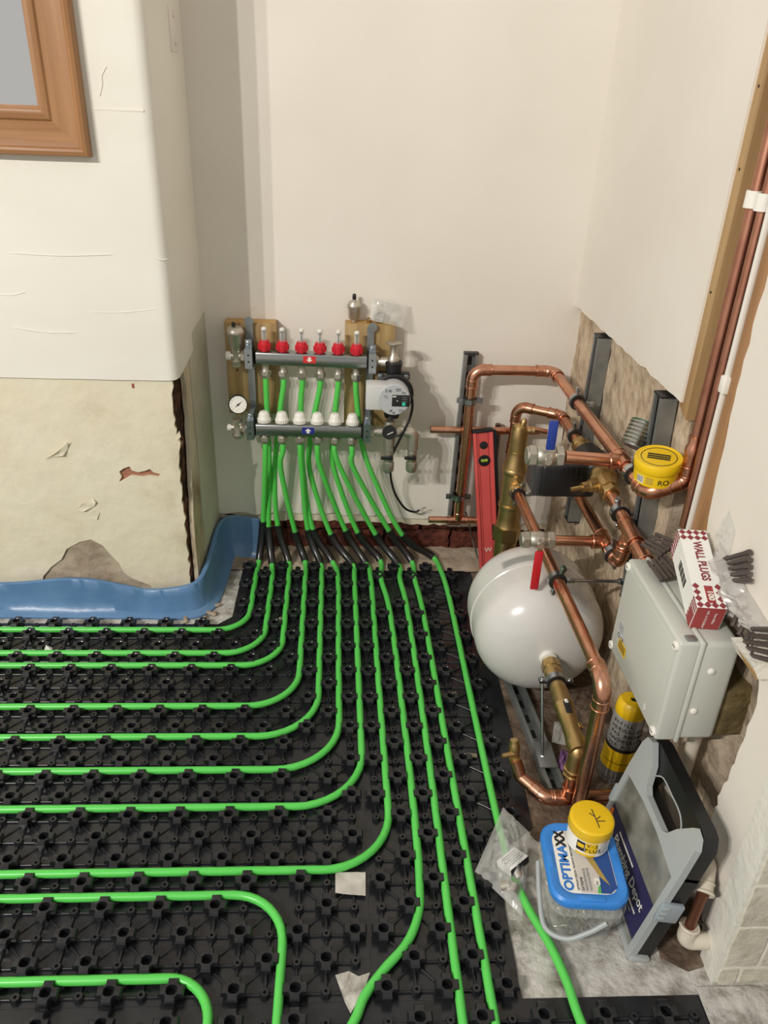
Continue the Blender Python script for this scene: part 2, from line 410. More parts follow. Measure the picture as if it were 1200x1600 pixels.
poly = [(1.3-y, z) for y, z in NP2] + [(1.3-.765, -.01), (1.3-.765, 2.6)]
b = MB(); b.slab(poly, [], (XR, 1.3, 0), (0, -1, 0), (0, 0, 1), -.05, 0); b.build('near_plaster', M_wall, wall_right)
# return wall facing the camera with painted stones
b = MB(); b.box((1.14, .767, 1.3), (1.018, .05, 2.62)); wall_return = struct(b.build('wall_front', M_whitejoint, origin=(1.14, .766, 0)), 'painted stone return wall at the right')
b = MB()
zc = [.004, .052, .158, .262, .366, .47]
offs = [.036, .062, .16, .11, .05]
k = 0
for r_ in range(5):
    x = .633; first = True
    while x < 1.2:
        wd = (offs[r_] if first else .20+.03*((k*7) % 3)); first = False
        rough_brick('stone', (x+wd/2, .7500, (zc[r_]+zc[r_+1])/2), (wd-.009, .022, zc[r_+1]-zc[r_]-.010), M_whitebrick, wall_return, .0022, 6, k+40); k += 1; x += wd
# chimney breast: core, cream lower plaster, white lining paper, side
b = MB(); b.hexa([(-2.6, 1.856, 0), (-.428, 1.856, 0), (-.405, 2.17, 0), (-2.6, 2.17, 0)], [(-2.6, 1.856, 2.6), (-.428, 1.856, 2.6), (-.405, 2.17, 2.6), (-2.6, 2.17, 2.6)])
wall_left = struct(b.build('wall_left', M_core, origin=(-1.5, 1.9, 0)), 'chimney breast with white lining paper above bare cream plaster')
path = [V((-2.6, 1.84, 0)), V((-.45, 1.84, 0))]
for i in range(9):
    a = math.pi/2*i/8; path.append(V((-.436+.026*math.sin(a), 1.866-.026*math.cos(a), 0)))
path.append(V((-.402, 1.95, 0))); path.append(V((-.394, 2.15, 0)))
def paper_pt(i, z): return V((path[i].x, path[i].y, z))
dense = []
for i in range(len(path)-1):
    n_ = 40 if i == 0 else (8 if i >= 9 else 1)
    for q in range(n_): dense.append(path[i].lerp(path[i+1], q/n_))
dense.append(path[-1])
b = MB(); zs = [0, .03, .1, .2, .3, .42, .55, .7, .9, 1.1, 1.5, 1.93]
for p in dense:
    s_ = max(0, p.y-1.845)
    zb = .671+.003*nz((p.x*6, 1, 0))+.22*s_ if s_ < .3 else .671+.22*.3
    for zz in zs:
        q = .0025*nz((p.x*2.2, zz*5, 2), 1.5)
        b.v.append(V((p.x, p.y-q*(1 if s_ < .01 else 0), zb+zz)))
nn_ = len(dense); nk = len(zs)
for i in range(nn_-1):
    for j in range(nk-1): b.f.append((i*nk+j, (i+1)*nk+j, (i+1)*nk+j+1, i*nk+j+1))
for i, p in enumerate(dense): b.v.append(V((p.x-.006*(p.y > 1.87), p.y+.008, b.v[i*nk].z)))
for i in range(nn_-1): b.f.append((i*nk, nn_*nk+i, nn_*nk+i+1, (i+1)*nk))
b.build('lining_paper', M_paper, wall_left)
# cream plaster on the front, with jagged corner, brick patch and mortar patch showing through
def P2(u, v): p = PY(u, v, 1.846); return (p.x, p.z)
right_edge = [P2(*q) for q in ((268, 592), (270, 640), (276, 672), (281, 700), (279, 730), (284, 760), (286, 790), (290, 830), (293, 860), (296, 890), (299, 915), (299, 935))]
re2 = []
for i in range(len(right_edge)-1):
    re2.append(right_edge[i]); re2 += rough_line(right_edge[i], right_edge[i+1], 4, .004, i+70)
re2.append(right_edge[-1])
mort = [P2(*q) for q in ((236, 915), (205, 903), (192, 893), (186, 880), (172, 866), (160, 852), (142, 843), (124, 847), (104, 858), (96, 874), (80, 886), (68, 900), (64, 915))]
outer = [(-2.6, .69)] + [(-2.6, .0)] + [(P2(0, 915)[0]-.2, .0), (mort[-1][0], .0)] + list(reversed(mort)) + [(mort[0][0], 0.0)] + list(reversed(re2)) + [(right_edge[0][0], .69)]
hole = [P2(*q) for q in ((186, 737), (193, 732), (202, 729), (206, 735), (216, 738), (226, 736), (234, 733), (240, 738), (251, 741), (247, 745), (234, 743), (222, 745), (205, 743), (195, 749), (186, 753), (190, 745))]
b = MB(); b.slab(outer, [hole], (0, 1.846, 0), (1, 0, 0), (0, 0, 1), -.010, 0); b.build('cream_plaster', M_cream, wall_left)
b = MB(); b.slab([(p[0]*1.0, p[1]) for p in [P2(180, 728), P2(256, 728), P2(256, 756), P2(180, 756)]], [], (0, 1.853, 0), (1, 0, 0), (0, 0, 1), -.002, 0)
b.build('bare_patch', mat('bare_red_plaster', C(150, 98, 76), .9, col2=C(170, 118, 94), scale=30, bump=.5), wall_left)
b = MB(); b.grid(lambda u, v: V((P2(55, 900)[0]+u*(P2(245, 900)[0]-P2(55, 900)[0]), 1.851+.004*nz((u*3, v*3, 7), 1.4), -.01+.22*v)), 40, 30); b.build('mortar_patch', M_mortar, wall_left)
b = MB(); q = P2(208, 603); b.box((q[0], 1.8462, q[1]), (.006, .001, .012)); b.build('bare_spot', mat('bare_spot', C(146, 78, 64), .9), wall_left)
def flake(pts, lift, seed):
    mb = MB(); c = sum((V((*P2(*p), 0)) for p in pts), V())/len(pts); n_ = len(pts)
    mb.v.append(V((c.x, 1.846-lift*.4, c.y)))
    for i, p in enumerate(pts):
        x, z = P2(*p); mb.v.append(V((x, 1.8445-lift*(i % 2)*.8, z)))
    for i in range(n_): mb.f.append((0, 1+i, 1+(i+1) % n_))
    return mb.build('paint_flake', M_cream, wall_left, angle=80)
flake([(72, 717), (90, 705), (104, 694), (108, 688), (106, 702), (100, 710), (84, 714)], .010, 1)
flake([(120, 797), (128, 786), (146, 779), (151, 783), (148, 791), (132, 797)], .008, 2)
flake([(139, 803), (147, 797), (156, 800), (152, 811), (142, 810)], .003, 3)
flake([(273, 682), (281, 672), (283, 682), (277, 687)], .004, 4)
# side face plaster (starts behind the torn dark corner)
side = []
for (u, v) in ((288, 600), (293, 650), (296, 700), (299, 760), (302, 810), (305, 850), (303, 890), (300, 918)):
    p = PX(u, v, -.412); side.append((p.y, p.z))
s2 = []
for i in range(len(side)-1):
    s2.append(side[i]); s2 += rough_line(side[i], side[i+1], 3, .006, i+90)
s2.append(side[-1]); s2 = [(max(1.862, y), z) for y, z in s2]
poly = [(y-1.8, z) for y, z in reversed(s2)]
poly = [(.06, -.0)] + [(p[0], max(.0, p[1])) for p in poly if p[1] > .01] + [(.08, .73), (.155, .745), (.150, .55), (.156, .40), (.150, .22), (.153, .0)]
b = MB(); b.slab(poly, [], (-.420, 1.8, 0), (.0731, .997, 0), (0, 0, 1), -.008, .004); b.build('side_plaster', M_side, wall_left)
b = MB(); b.slab([(.156, .0), (.35, .0), (.35, .77), (.157, .745), (.153, .55), (.162, .40), (.155, .22)], [], (-.420, 1.8, 0), (.0731, .997, 0), (0, 0, 1), -.008, .0055); b.build('side_plaster', M_mint, wall_left)

# baseboard-like remnants and blanking plate
pl = thing('blanking_plate', PX(268, 46, -.4), 'small white painted-over socket plate on the chimney breast side', 'wall plate')
c = PX(268, 46, -.401)
b = MB(); b.rbox(c, (.012, .075, .088), .003); b.build('plate', M_wall, pl)
for dz in (-.024, .03):
    b = MB(); b.lathe(c+V((.006, 0.0, dz)), (1, 0, 0), [(0, .007), (.003, .007), (.004, .005)], 12); b.build('screw_cover', M_wall, pl)

b = MB(); b.box((-1.0, 1.8395, 1.262), (1.14, .0022, .004)); b.build('paper_seam', M_paper, wall_left)
b = MB(); b.tube([PY(u, v, 1.8385) for u, v in ((156, 150), (160, 132), (159, 118), (166, 104))], .0012, 4); b.build('paper_wrinkle', M_paper, wall_left)
for (u0, v0, u1, v1) in ((10, 395, 175, 398), (240, 402, 262, 404), (140, 488, 250, 482), (0, 460, 40, 456), (20, 512, 120, 520)):
    b = MB(); b.tube(cr([PY(u0, v0, 1.8395), PY((u0+u1)/2, (v0+v1)/2+3, 1.8395), PY(u1, v1, 1.8395)], 6), [.0003]+[.0010]*11+[.0003], 6, flat=1); b.build('paper_wrinkle', M_paper, wall_left)

DX, DY, X0, Y0, SH = .0497, .0495, .030, .837, -.0165
ZF = .0155
def floor_path(k):
    lat = [1.703, 1.604, 1.555, 1.406, 1.307, 1.208, 1.109, .961]
    if k < 8:
        col = lambda y: .0549+DX*(k-6)+SH*(y-.74)
        yl = lat[k]; R_ = [.085, .10, .10, .12, .135, .14, .14, .13][k]
        p, _ = fillet([V((col(1.96), 1.96, ZF)), V((col(yl), yl, ZF)), V((-1.24, yl-.004, ZF))], R_, 10)
        return p[:1]+[p[0].lerp(p[1], .5)]+p[1:-1]+[p[-2].lerp(p[-1], .5), p[-1]]
    if k == 8:
        return [PZ(u, v, ZF) for u, v in ((595.5, 905), (610, 960), (634, 1150), (650, 1300), (656, 1390), (652, 1435), (634, 1476), (600, 1515), (570, 1556), (552, 1598))]+[V((-.03, .60, ZF))]
    if k == 9: return [PZ(u, v, ZF) for u, v in ((625, 905), (638, 960), (668, 1170), (700, 1420), (723, 1595))]+[V((.203, .35, ZF))]
    if k == 10: return [PZ(u, v, ZF) for u, v in ((648, 905), (662, 960), (697, 1160), (736, 1380), (773, 1595))]+[V((.254, .35, ZF))]
    return [PZ(u, v, ZF) for u, v in ((688, 890), (697, 915), (708, 960), (740, 1110), (775, 1270), (800, 1362), (826, 1420), (858, 1474), (886, 1535), (908, 1598))]+[V((.42, .5, ZF))]
LOOPS = {'a': fillet([V((-1.0, .908, ZF)), V((-.097, .911, ZF)), V((-.093, .36, ZF))], .095, 10)[0], 'b': fillet([V((-1.0, .759, ZF)), V((-.204, .762, ZF)), V((-.200, .36, ZF))], .075, 10)[0]}
def _dense(p):
    out = []
    for a_, b_ in zip(p[:-1], p[1:]):
        n_ = max(1, int((b_-a_).length/.004)); out += [tuple(a_.lerp(b_, q/n_))[:2] for q in range(n_)]
    return out
PIPE_XY = np.array(sum([_dense(floor_path(k) if k < 8 else cr(floor_path(k), 8)) for k in range(12)]+[_dense(v) for v in LOOPS.values()], []))
def pipe_gap(x, y): return float(np.sqrt(((PIPE_XY-np.array([x, y]))**2).sum(1)).min())

# ------------------------------------------------------------------ floor heating panels
DX, DY, X0, Y0, SH = .0497, .0495, .030, .837, -.0165
def gx(i, y): return X0+DX*i+SH*(y-.74)
def stud_mesh():
    w_, L_, R_ = .0085, .0205, .0148; A = []
    for q in range(4):
        for a, r in ((-math.asin(w_/R_), R_), (-math.atan(w_/L_), math.hypot(w_, L_)), (math.atan(w_/L_), math.hypot(w_, L_)), (math.asin(w_/R_), R_), (math.pi/4, R_)):
            A.append((a+q*math.pi/2, r))
    rings = [(0, .80, 0), (.0115, .78, 0), (.0125, 1., 0), (.0185, 1.0, 0), (.0222, .88, 0), (.0228, None, .0098), (.0216, None, .0088), (.006, None, .0080)]
    mb = MB()
    for z, s_, h_ in rings:
        for a, r in A:
            rr = r*s_ if s_ else h_
            mb.v.append(V((rr*math.cos(a), rr*math.sin(a), z)))
    n_ = len(A)
    for j in range(len(rings)-1):
        for i in range(n_): mb.f.append((j*n_+i, j*n_+(i+1) % n_, (j+1)*n_+(i+1) % n_, (j+1)*n_+i))
    mb.f.append(tuple((len(rings)-1)*n_+i for i in range(n_)))
    me = bpy.data.meshes.new('stud'); me.from_pydata([tuple(p) for p in mb.v], [], mb.f)
    for p in me.polygons: p.use_smooth = True
    me.set_sharp_from_angle(angle=math.radians(30)); me.materials.append(M_black)
    return me
STUD = stud_mesh()
ZP = .0035
def panel(label, ir, jr, par, keep, outline, yoff=0.):
    """one moulded sheet: studs on every second grid site, bosses on the others, ribs between"""
    cx_ = sum(p[0] for p in outline)/len(outline); cy_ = sum(p[1] for p in outline)/len(outline)
    t = thing('floor_heating_panel', (cx_, cy_, 0), label, 'floor panel', 'black studded floor heating panels')
    sb = MB(); sb.slab(outline, [], (0, 0, 0), (1, 0, 0), (0, 1, 0), .0005, ZP)
    bb = MB()
    sites = {}
    for j in range(*jr):
        y = Y0+DY*j+yoff
        for i in range(*ir):
            x = gx(i, y)
            if i >= 6 and y > .75: x += .026
            if keep(x, y): sites[(i, j)] = V((x, y, ZP))
    rb = MB()
    def rib(p, q, wd, h):
        d = (q-p); l = d.length; d = d/l; s_ = V((-d.y, d.x, 0))*wd/2; p_ = p-V((0, 0, .0006)); q_ = q-V((0, 0, .0006))
        pr = [(1, 0), (.72, .70), (.25, 1.), (-.25, 1.), (-.72, .70), (-1, 0)]
        rb.add([e+s_*u_+V((0, 0, h*v_)) for e in (p_, q_) for u_, v_ in pr], [(k_, k_+1, k_+7, k_+6) for k_ in range(5)])
    for (i, j), p in sites.items():
        big = (i+j+par) % 2 == 0
        if pipe_gap(p.x, p.y) < (.0175 if big else .012): continue
        if (-.02 < p.x < .065 and .90 < p.y < .975) or (-.012 < p.x < .060 and .69 < p.y < .775): continue
        if big:
            o = bpy.data.objects.new('stud', STUD); COL.objects.link(o); o.parent = t; o.location = p-WL[t.name]; o.rotation_euler.z = random.uniform(-.02, .02)
        else:
            bb.lathe(p, (0, 0, 1), [(0, .0095), (.007, .0086), (.0098, .0070), (.0098, .0030), (.005, .0026)], 8, phase=math.pi/8)
        for di, dj in ((1, 0), (0, 1)):
            if (i+di, j+dj) in sites: rib(p, sites[(i+di, j+dj)], .0062, .0048)
        if big:
            for di in (1, -1):
                if (i+di, j+1) in sites: rib(p, sites[(i+di, j+1)], .0052, .0040)
    sb.build('sheet', M_black, t, angle=25, fixn=False)
    o = rb.build('ribs', M_black, t, angle=70, fixn=False); o['kind'] = 'stuff'
    o = bb.build('small_bosses', M_black, t, fixn=False); o['kind'] = 'stuff'
    return t
def keep_left(x, y):
    if y > 1.73 and x < -.33: return False
    return True
XS = .055
panel('large black studded heating panel covering the floor left of the seam', (-25, 1), (-2, 25), 0, keep_left,
      [(-1.25, .725), (XS+.0, .725), (XS-.018, 2.035), (-.31, 2.035), (-.31, 1.78), (-.345, 1.745), (-1.25, 1.745)])
def keep_r(x, y):
    if x > .31 and y < 1.06: return False
    if x > .375: return False
    if y < 1.0 and x > .30: return False
    return True
panel('narrow black studded heating panel between the seam and white tank', (1, 9), (-2, 25), 1, keep_r,
      [(XS+.001, .725), (.303, .725), (.305, 1.00), (.392, 1.06), (.400, 1.30), (.400, 2.035), (XS-.017, 2.035)])
panel('black studded heating panel along the bottom edge below concrete patch', (-14, 13), (-12, -2), 1, lambda x, y: y < .71 and x < .62-(.0 if y < .6 else .02),
      [(-1.0, .20), (.80, .20), (.66, .60), (.60, .7246), (-1.0, .7246)])

# ------------------------------------------------------------------ green pipes (rail ports -> sleeves -> floor)
YT, YBm = 2.055, 2.015
XT = [-.2199, -.1712, -.1198, -.0701, -.0203, .0296]
XBt = [-.2242, -.1752, -.1256, -.0766, -.0275, .0217]
ZT = lambda x: .669-.02*(x+.1)   # top rail axis height
ZBt = lambda x: .478-.012*(x+.1)
order = ['B1', 'T1', 'T2', 'B2', 'B3', 'T3', 'T4', 'B4', 'T5', 'B5', 'B6', 'T6']
mid = {'B1': [(414, 740)], 'T1': [(417, 640), (421, 740)], 'T2': [(438, 640), (429, 740)], 'B2': [(439, 735)], 'B3': [(472, 740)], 'T3': [(470, 640), (474, 740)],
       'T4': [(493, 640), (485, 690), (485, 740)], 'B4': [(502, 735)], 'T5': [(524, 640), (519, 700), (524, 740)], 'B5': [(536, 740)], 'B6': [(554, 735)], 'T6': [(559, 640), (565, 690), (581, 740)]}
st = [(411, 815), (419.6, 823), (434, 821), (461, 831), (481, 827.5), (489, 827), (517, 835), (540, 829), (559, 832), (587, 835), (608, 829), (628.6, 836)]
sbm = [(405, 875), (425, 881), (451, 877.5), (476.6, 876.6), (501, 881), (519, 876.6), (551, 882), (571.6, 880), (594, 875), (623, 883), (643, 876.6), (676, 870)]
ordn = ['first', 'second', 'third', 'fourth', 'fifth', 'sixth', 'seventh', 'eighth', 'ninth', 'tenth', 'eleventh', 'twelfth']
tails = ['sweeping left past the blue foam'] + ['curving away to the left over the panel']*7 + ['bending to lower left near panel hole', 'running straight to the bottom edge', 'running straight to the bottom edge', 'passing under the clear bag by the tub']
for k in range(12):
    nm = order[k]; i = int(nm[1])-1
    top = V((XT[i], YT, ZT(XT[i])-.058)) if nm[0] == 'T' else V((XBt[i], YBm, ZBt(XBt[i])-.048))
    pts = [top+V((0, 0, .01)), top-V((0, 0, .02))]
    for u, v in mid[nm]: pts.append(PY(u, v, 2.062 if nm[0] == 'T' else 2.03))
    s1 = PY(*st[k], 2.085); s2_ = PZ(*sbm[k], .021)
    f = floor_path(k)
    upper = cr(pts+[s1, s2_]+f[:2], 8)
    allp = upper+f[2:] if k < 8 else cr(pts+[s1, s2_]+f, 8)
    t = thing('heating_pipe', (f[-1].x, f[-1].y, 0), 'green pipe, %s from left at the wall, %s' % (ordn[k], tails[k]), 'pipe', 'green heating pipes')
    b = MB(); b.tube(allp, .0080, 12); b.build('pipe', M_green, t, angle=80)
    # sleeve around the bend at the wall foot
    i1 = min(range(len(allp)), key=lambda q: (allp[q]-s1).length); i2 = min(range(len(allp)), key=lambda q: (allp[q]-s2_).length)
    sp = allp[i1:i2+1]
    b = MB(); b.tube(sp, .0118, 14); b.lathe(sp[0]-(sp[1]-sp[0]).normalized()*.002, sp[1]-sp[0], [(0, .0095), (.001, .0128), (.008, .0128), (.009, .0118)], 14)
    b.build('sleeve', M_sleeve, t, angle=60)
for nmx, lab in (('a', 'green heating pipe loop turning toward the bottom edge beside the white tape'), ('b', 'green heating pipe loop nearest the lower left corner')):
    p = LOOPS[nmx]
    b = MB(); b.tube([p[0], p[0].lerp(p[1], .5)]+p[1:], .0080, 12); tag(b.build('heating_pipe', M_green, angle=80), lab, 'pipe', 'green heating pipes')

# ------------------------------------------------------------------ blue foam edging
fp = [(-1.3, 1.800, .095, -1.3, 1.785), (-.942, 1.803, .093, 0, 0), (-.767, 1.803, .110, 0, 0), (-.681, 1.803, .106, 0, 0), (-.60, 1.803, .087, 0, 0), (-.545, 1.803, .076, 0, 0), (-.48, 1.80, .082, 0, 0), (-.425, 1.805, .092, 0, 0),
      (-.398, 1.83, .098, 0, 0), (-.388, 1.88, .105, 0, 0), (-.382, 1.96, .120, 0, 0), (-.377, 2.05, .138, 0, 0), (-.360, 2.108, .142, 0, 0), (-.32, 2.118, .139, 0, 0), (-.262, 2.110, .133, 0, 0)]
cp = cr([V((p[0], p[1], 0)) for p in fp], 8); ch = cr([V((p[2], 0, 0)) for p in fp], 8)
b = MB(); nsec = None
for i, p in enumerate(cp):
    tdir = (cp[min(i+1, len(cp)-1)]-cp[max(i-1, 0)]).normalized(); n_ = V((tdir.y, -tdir.x, 0))   # towards the room
    h = ch[i].x; wv = .004*nz((i*.15, 3, 0))
    sec = [(.010, 0.0), (.012, h*.5), (.012, h-.003), (.010, h), (-.004, h), (-.006, h-.003)]
    out_ = [(-.010+wv, h*.75), (-.006+wv, h*.45), (.004-.0, h*.25), (.018, .012), (.030, .006), (.030, .001), (.010, 0)]
    prof = [(.012, .001), (.014, h*.5), (.012, h-.002), (.009, h), (.002, h), (-.001, h-.002), (-.004-wv, h*.7), (-.008-wv, h*.4), (-.014, h*.18), (-.026, .012), (-.034, .006), (-.034, .001)]
    m_ = 1 if p.y < 1.86 or True else 0
    for d, z in prof: b.v.append(p - n_*d*(1 if d > 0 else 1) if False else p - n_*(d) + V((0, 0, z)) if False else p + n_*(-d) + V((0, 0, z)))
    nsec = len(prof)
for i in range(len(cp)-1):
    for j in range(nsec): b.f.append((i*nsec+j, i*nsec+(j+1) % nsec, (i+1)*nsec+(j+1) % nsec, (i+1)*nsec+j))
b.f.append(tuple(range(nsec))); b.f.append(tuple((len(cp)-1)*nsec+j for j in range(nsec)))
tag(b.build('edge_foam_strip', M_foam, angle=50), 'blue perimeter foam strip along the foot of the chimney breast', 'foam strip')

# ------------------------------------------------------------------ backing boards
def board(x0, x1, z0, z1, lab, slant=0.):
    t = thing('backing_board', ((x0+x1)/2, 2.117, z0), lab, 'board', 'timber boards behind the manifold')
    b = MB(); b.rbox(((x0+x1)/2, 2.1165, (z0+z1)/2), (x1-x0, .046, z1-z0), .002); b.build('plank', M_board, t)
    b = MB(); b.box(((x0+x1)/2, 2.1165, z1+.0004), (x1-x0-.005, .041, .0012)); b.build('sawn_end', M_boardend, t)
    return t
bd = board(-.331, -.190, .492, .753, 'treated timber board behind the pressure gauge, left end of manifold')
for q in ((371, 578),):
    b = MB(); b.lathe(PY(*q, 2.0935), (0, -1, 0), [(0, .003), (.0012, .003)], 10); b.build('screw_head', M_ink, bd)
board(-.003, .136, .46, .757, 'treated timber board behind the pump, right end of manifold')

# ------------------------------------------------------------------ manifold
mf = thing('manifold', (-.1, 2.035, .45), 'six-port steel underfloor heating manifold on the alcove wall', 'manifold')
def rail(zf, y, x0, x1, sx, sticker, up):
    b = MB(); a = V((x0, y, zf(x0))); e = V((x1, y, zf(x1))); d = (e-a).normalized(); upv = V((0, 0, 1)); upv = (upv-d*upv.dot(d)).normalized(); s_ = d.cross(upv)
    R = Matrix((d, -s_, upv)).transposed()
    b.rbox((a+e)/2, ((e-a).length, .036, .036), .006, R, 3); r_ = b.build('rail', M_steel, mf)
    c = V((sx, y-.0183, zf(sx)+.003))
    b = MB(); b.box(c, (.034, .0006, .019), R); st_ = b.build('sticker', M_stickred if not up else M_stickblue, r_)
    s = -1 if not up else 1
    b = MB(); b.slab([(-.004, -.007*s), (.004, -.007*s), (.004, .0), (.009, .0), (0, .007*s), (-.009, 0), (-.004, .0)] if s > 0 else [(.004, .007), (-.004, .007), (-.004, 0), (-.009, 0), (0, -.007), (.009, 0), (.004, 0)],
                     [], c-V((0, .0004, 0)), d, upv, 0, .0004); b.build('arrow', M_white, r_)
    return r_
rail(ZT, YT, -.247, .062, -.098, True, False)
rail(ZBt, YBm, -.251, .050, -.102, True, True)
for i in range(6):
    p = V((XT[i], YT, ZT(XT[i])+.018))
    fm = MB().lathe(p, (0, 0, 1), [(0, .012), (.004, .012), (.004, .0155), (.012, .0165), (.020, .0165), (.0205, .0145), (.028, .0135), (.029, .008)], 20).build('flow_meter', M_red, mf)
    rb = MB()
    for q in range(8):
        a = q*math.pi/4+.2; rb.box(p+V((math.cos(a)*.0165, math.sin(a)*.0165, .012)), (.003, .003, .014), Matrix.Rotation(a, 3, 'Z'))
    rb.build('grip_rib', M_red, fm)
    MB().lathe(p, (0, 0, 1), [(.028, .0078), (.060, .0078), (.063, .0062), (.064, .003)], 16).build('sight_glass', M_glass, fm)
    MB().lathe(p, (0, 0, 1), [(.028, .0022), (.05, .0022), (.05, .0042), (.056, .0042), (.056, .001)], 10).build('indicator', M_ink, fm)
    MB().lathe(p, (0, 0, 1), [(.0575, .0075), (.0625, .0066), (.0645, .003)], 14).build('clear_cap', M_white, fm)
    # outlet nut under the top rail
    q = V((XT[i], YT, ZT(XT[i])-.018))
    MB().lathe(q, (0, 0, -1), [(0, .012), (.003, .0105), (.010, .0095), (.018, .011), (.020, .012)], 18).build('outlet_stub', M_nickel, mf)
    MB().hexn(q, (0, 0, -1), .019, .033, .0155, phase=.3*i).lathe(q, (0, 0, -1), [(.033, .0125), (.040, .0105)], 18).build('compression_nut', M_nickel, mf)
    # white actuator caps on the bottom rail
    p = V((XBt[i], YBm, ZBt(XBt[i])+.018))
    cp_ = MB().lathe(p, (0, 0, 1), [(.001, .0165), (.004, .0178), (.012, .0178), (.013, .0168), (.024, .0148), (.030, .0125), (.0325, .009), (.033, .004)], 24).build('valve_cap', M_white, mf)
    rb = MB()
    for q_ in range(18):
        a = q_*math.pi/9; rb.box(p+V((math.cos(a)*.0178, math.sin(a)*.0178, .007)), (.0016, .0022, .010), Matrix.Rotation(a, 3, 'Z'))
    rb.build('cap_knurl', M_white, cp_)
    q = V((XBt[i], YBm, ZBt(XBt[i])-.018))
    MB().lathe(q, (0, 0, -1), [(0, .011), (.006, .010)], 18).build('outlet_stub', M_nickel, mf)
    MB().hexn(q, (0, 0, -1), .004, .018, .0160, phase=.3*i).lathe(q, (0, 0, -1), [(.018, .014), (.026, .0105)], 18).build('compression_nut', M_nickel, mf)
# brackets
for xt, xb, zt, zb in ((-.262, -.262, .760, .445), (.073, .062, .752, .435)):
    br = MB()
    br.box(((xt+xb)/2, 2.085, (zt+zb)/2), (.019, .003, zt-zb))
    br.lathe((xt, 2.085, zt), (0, -1, 0), [(0, .0125), (.003, .0125)], 20)
    bk = br.build('bracket', M_galv, mf)
    for z_, y_ in ((ZT(xt), YT), (ZBt(xb), YBm)):
        x_ = xt if z_ > .55 else xb
        c1 = MB(); c1.box((x_, y_-.0205, z_), (.020, .004, .050)); c1.box((x_, y_+.0205, z_), (.020, .004, .050))
        c1.box((x_, y_-.002, z_+.0265), (.020, .042, .003)); c1.box((x_, y_-.002, z_-.0265), (.020, .042, .003))
        c1.box((x_, (y_+2.085)/2, z_+.040), (.017, 2.085-y_, .003)); c1.box((x_, y_-.004, z_+.036), (.017, .004, .024)); cl = c1.build('rail_clip', M_zinc, mf)
        MB().lathe((x_, y_-.006, z_+.038), (0, -1, 0), [(0, .006), (.003, .006), (.004, .004)], 12).build('screw', M_zinc, cl)
        hl = MB()
        for dz in (-.009, .009): hl.lathe((x_, y_-.0226, z_+dz), (0, -1, 0), [(0, .0028), (.0006, .0028)], 10)
        hl.build('bolt_hole', M_ink, cl)
        MB().box((x_+(.011 if x_ < 0 else -.011), y_, z_), (.003, .044, .044)).build('rubber_pad', M_rubber, cl)
# left end: air vent on top rail, gauge + drain on the bottom rail
p = V((-.297, YT, ZT(-.297)))
av = MB().lathe(p-V((0, 0, .028)), (0, 0, 1), [(0, .013), (.008, .0135), (.012, .0155), (.016, .0155), (.018, .012), (.045, .012), (.052, .016), (.058, .0195), (.085, .0215), (.089, .0245), (.096, .0245), (.100, .0225), (.106, .019), (.108, .014)], 24).build('air_vent', M_nickel, mf)
MB().lathe(p+V((-.003, 0, .080)), (0, 0, 1), [(-.004, .0045), (.004, .0052), (.010, .005), (.012, .003)], 12).build('vent_cap', M_blk, av)
MB().lathe(p, (1, 0, 0), [(-.020, .009), (.012, .010)], 18).hexn(p, (1, 0, 0), .012, .024, .016).lathe(p, (1, 0, 0), [(.024, .014), (.034, .014)], 18).build('union', M_nickel, av)
MB().lathe(p, (-1, 0, 0), [(.014, .012), (.026, .0125), (.028, .010)], 16).build('white_plug', M_white, av)
p = V((-.299, YBm, ZBt(-.299)))
dv = MB().lathe(p-V((0, 0, .032)), (0, 0, 1), [(0, .011), (.004, .0150), (.012, .0160), (.014, .013), (.030, .0125), (.046, .0125), (.050, .014), (.058, .014)], 22).build('drain_body', M_nickel, mf)
MB().lathe(p, (1, 0, 0), [(-.020, .009), (.012, .010)], 18).hexn(p, (1, 0, 0), .012, .024, .0155).lathe(p, (1, 0, 0), [(.024, .013), (.036, .013)], 18).build('union', M_nickel, dv)
MB().lathe(p, (-1, 0, 0), [(.014, .009), (.026, .0095), (.028, .008)], 16).build('white_plug', M_white, dv)
gd = V((.15, -1, .22)).normalized(); g = PY(372, 632, 2.0)
ga = MB().lathe(g, gd, [(-.030, .020), (-.028, .0245), (.0, .0265), (.003, .0255), (.0035, .0235)], 32).build('pressure_gauge', M_blk, mf)
MB().lathe(g, gd, [(.0036, .0232), (.0042, .0232)], 32).build('dial', M_white, ga)
MB().lathe(g-V((0, -.012, 0)), (0, 0, -1), [(.016, .008), (.034, .008)], 14).build('stem', M_brass, ga)
gx_, gy_, gz_ = frame_of(gd, (0, 0, 1)); gy_ = -gy_
ng = MB(); nd = (gx_*.6+gy_*.75).normalized(); ng.hexa([g+gz_*.0046+q for q in (nd*.015, nd*.0-nd.cross(gz_)*.0016, -nd*.012+nd.cross(gz_)*0, nd.cross(gz_)*.0016)], [g+gz_*.0052+q for q in (nd*.015, -nd.cross(gz_)*.0016, -nd*.012, nd.cross(gz_)*.0016)])
ng.lathe(g, gd, [(.0045, .0028), (.006, .0028)], 10)
for q in range(11):
    a = math.radians(-130+26*q); d_ = gx_*math.cos(a)+gy_*math.sin(a)
    ng.box(g+gz_*.0045+d_*.0195, (.0008, .0008, .0008)); ng.tube([g+gz_*.0044+d_*.0175, g+gz_*.0044+d_*.0208], .0004, 4)
ng.build('needle', M_ink, ga)
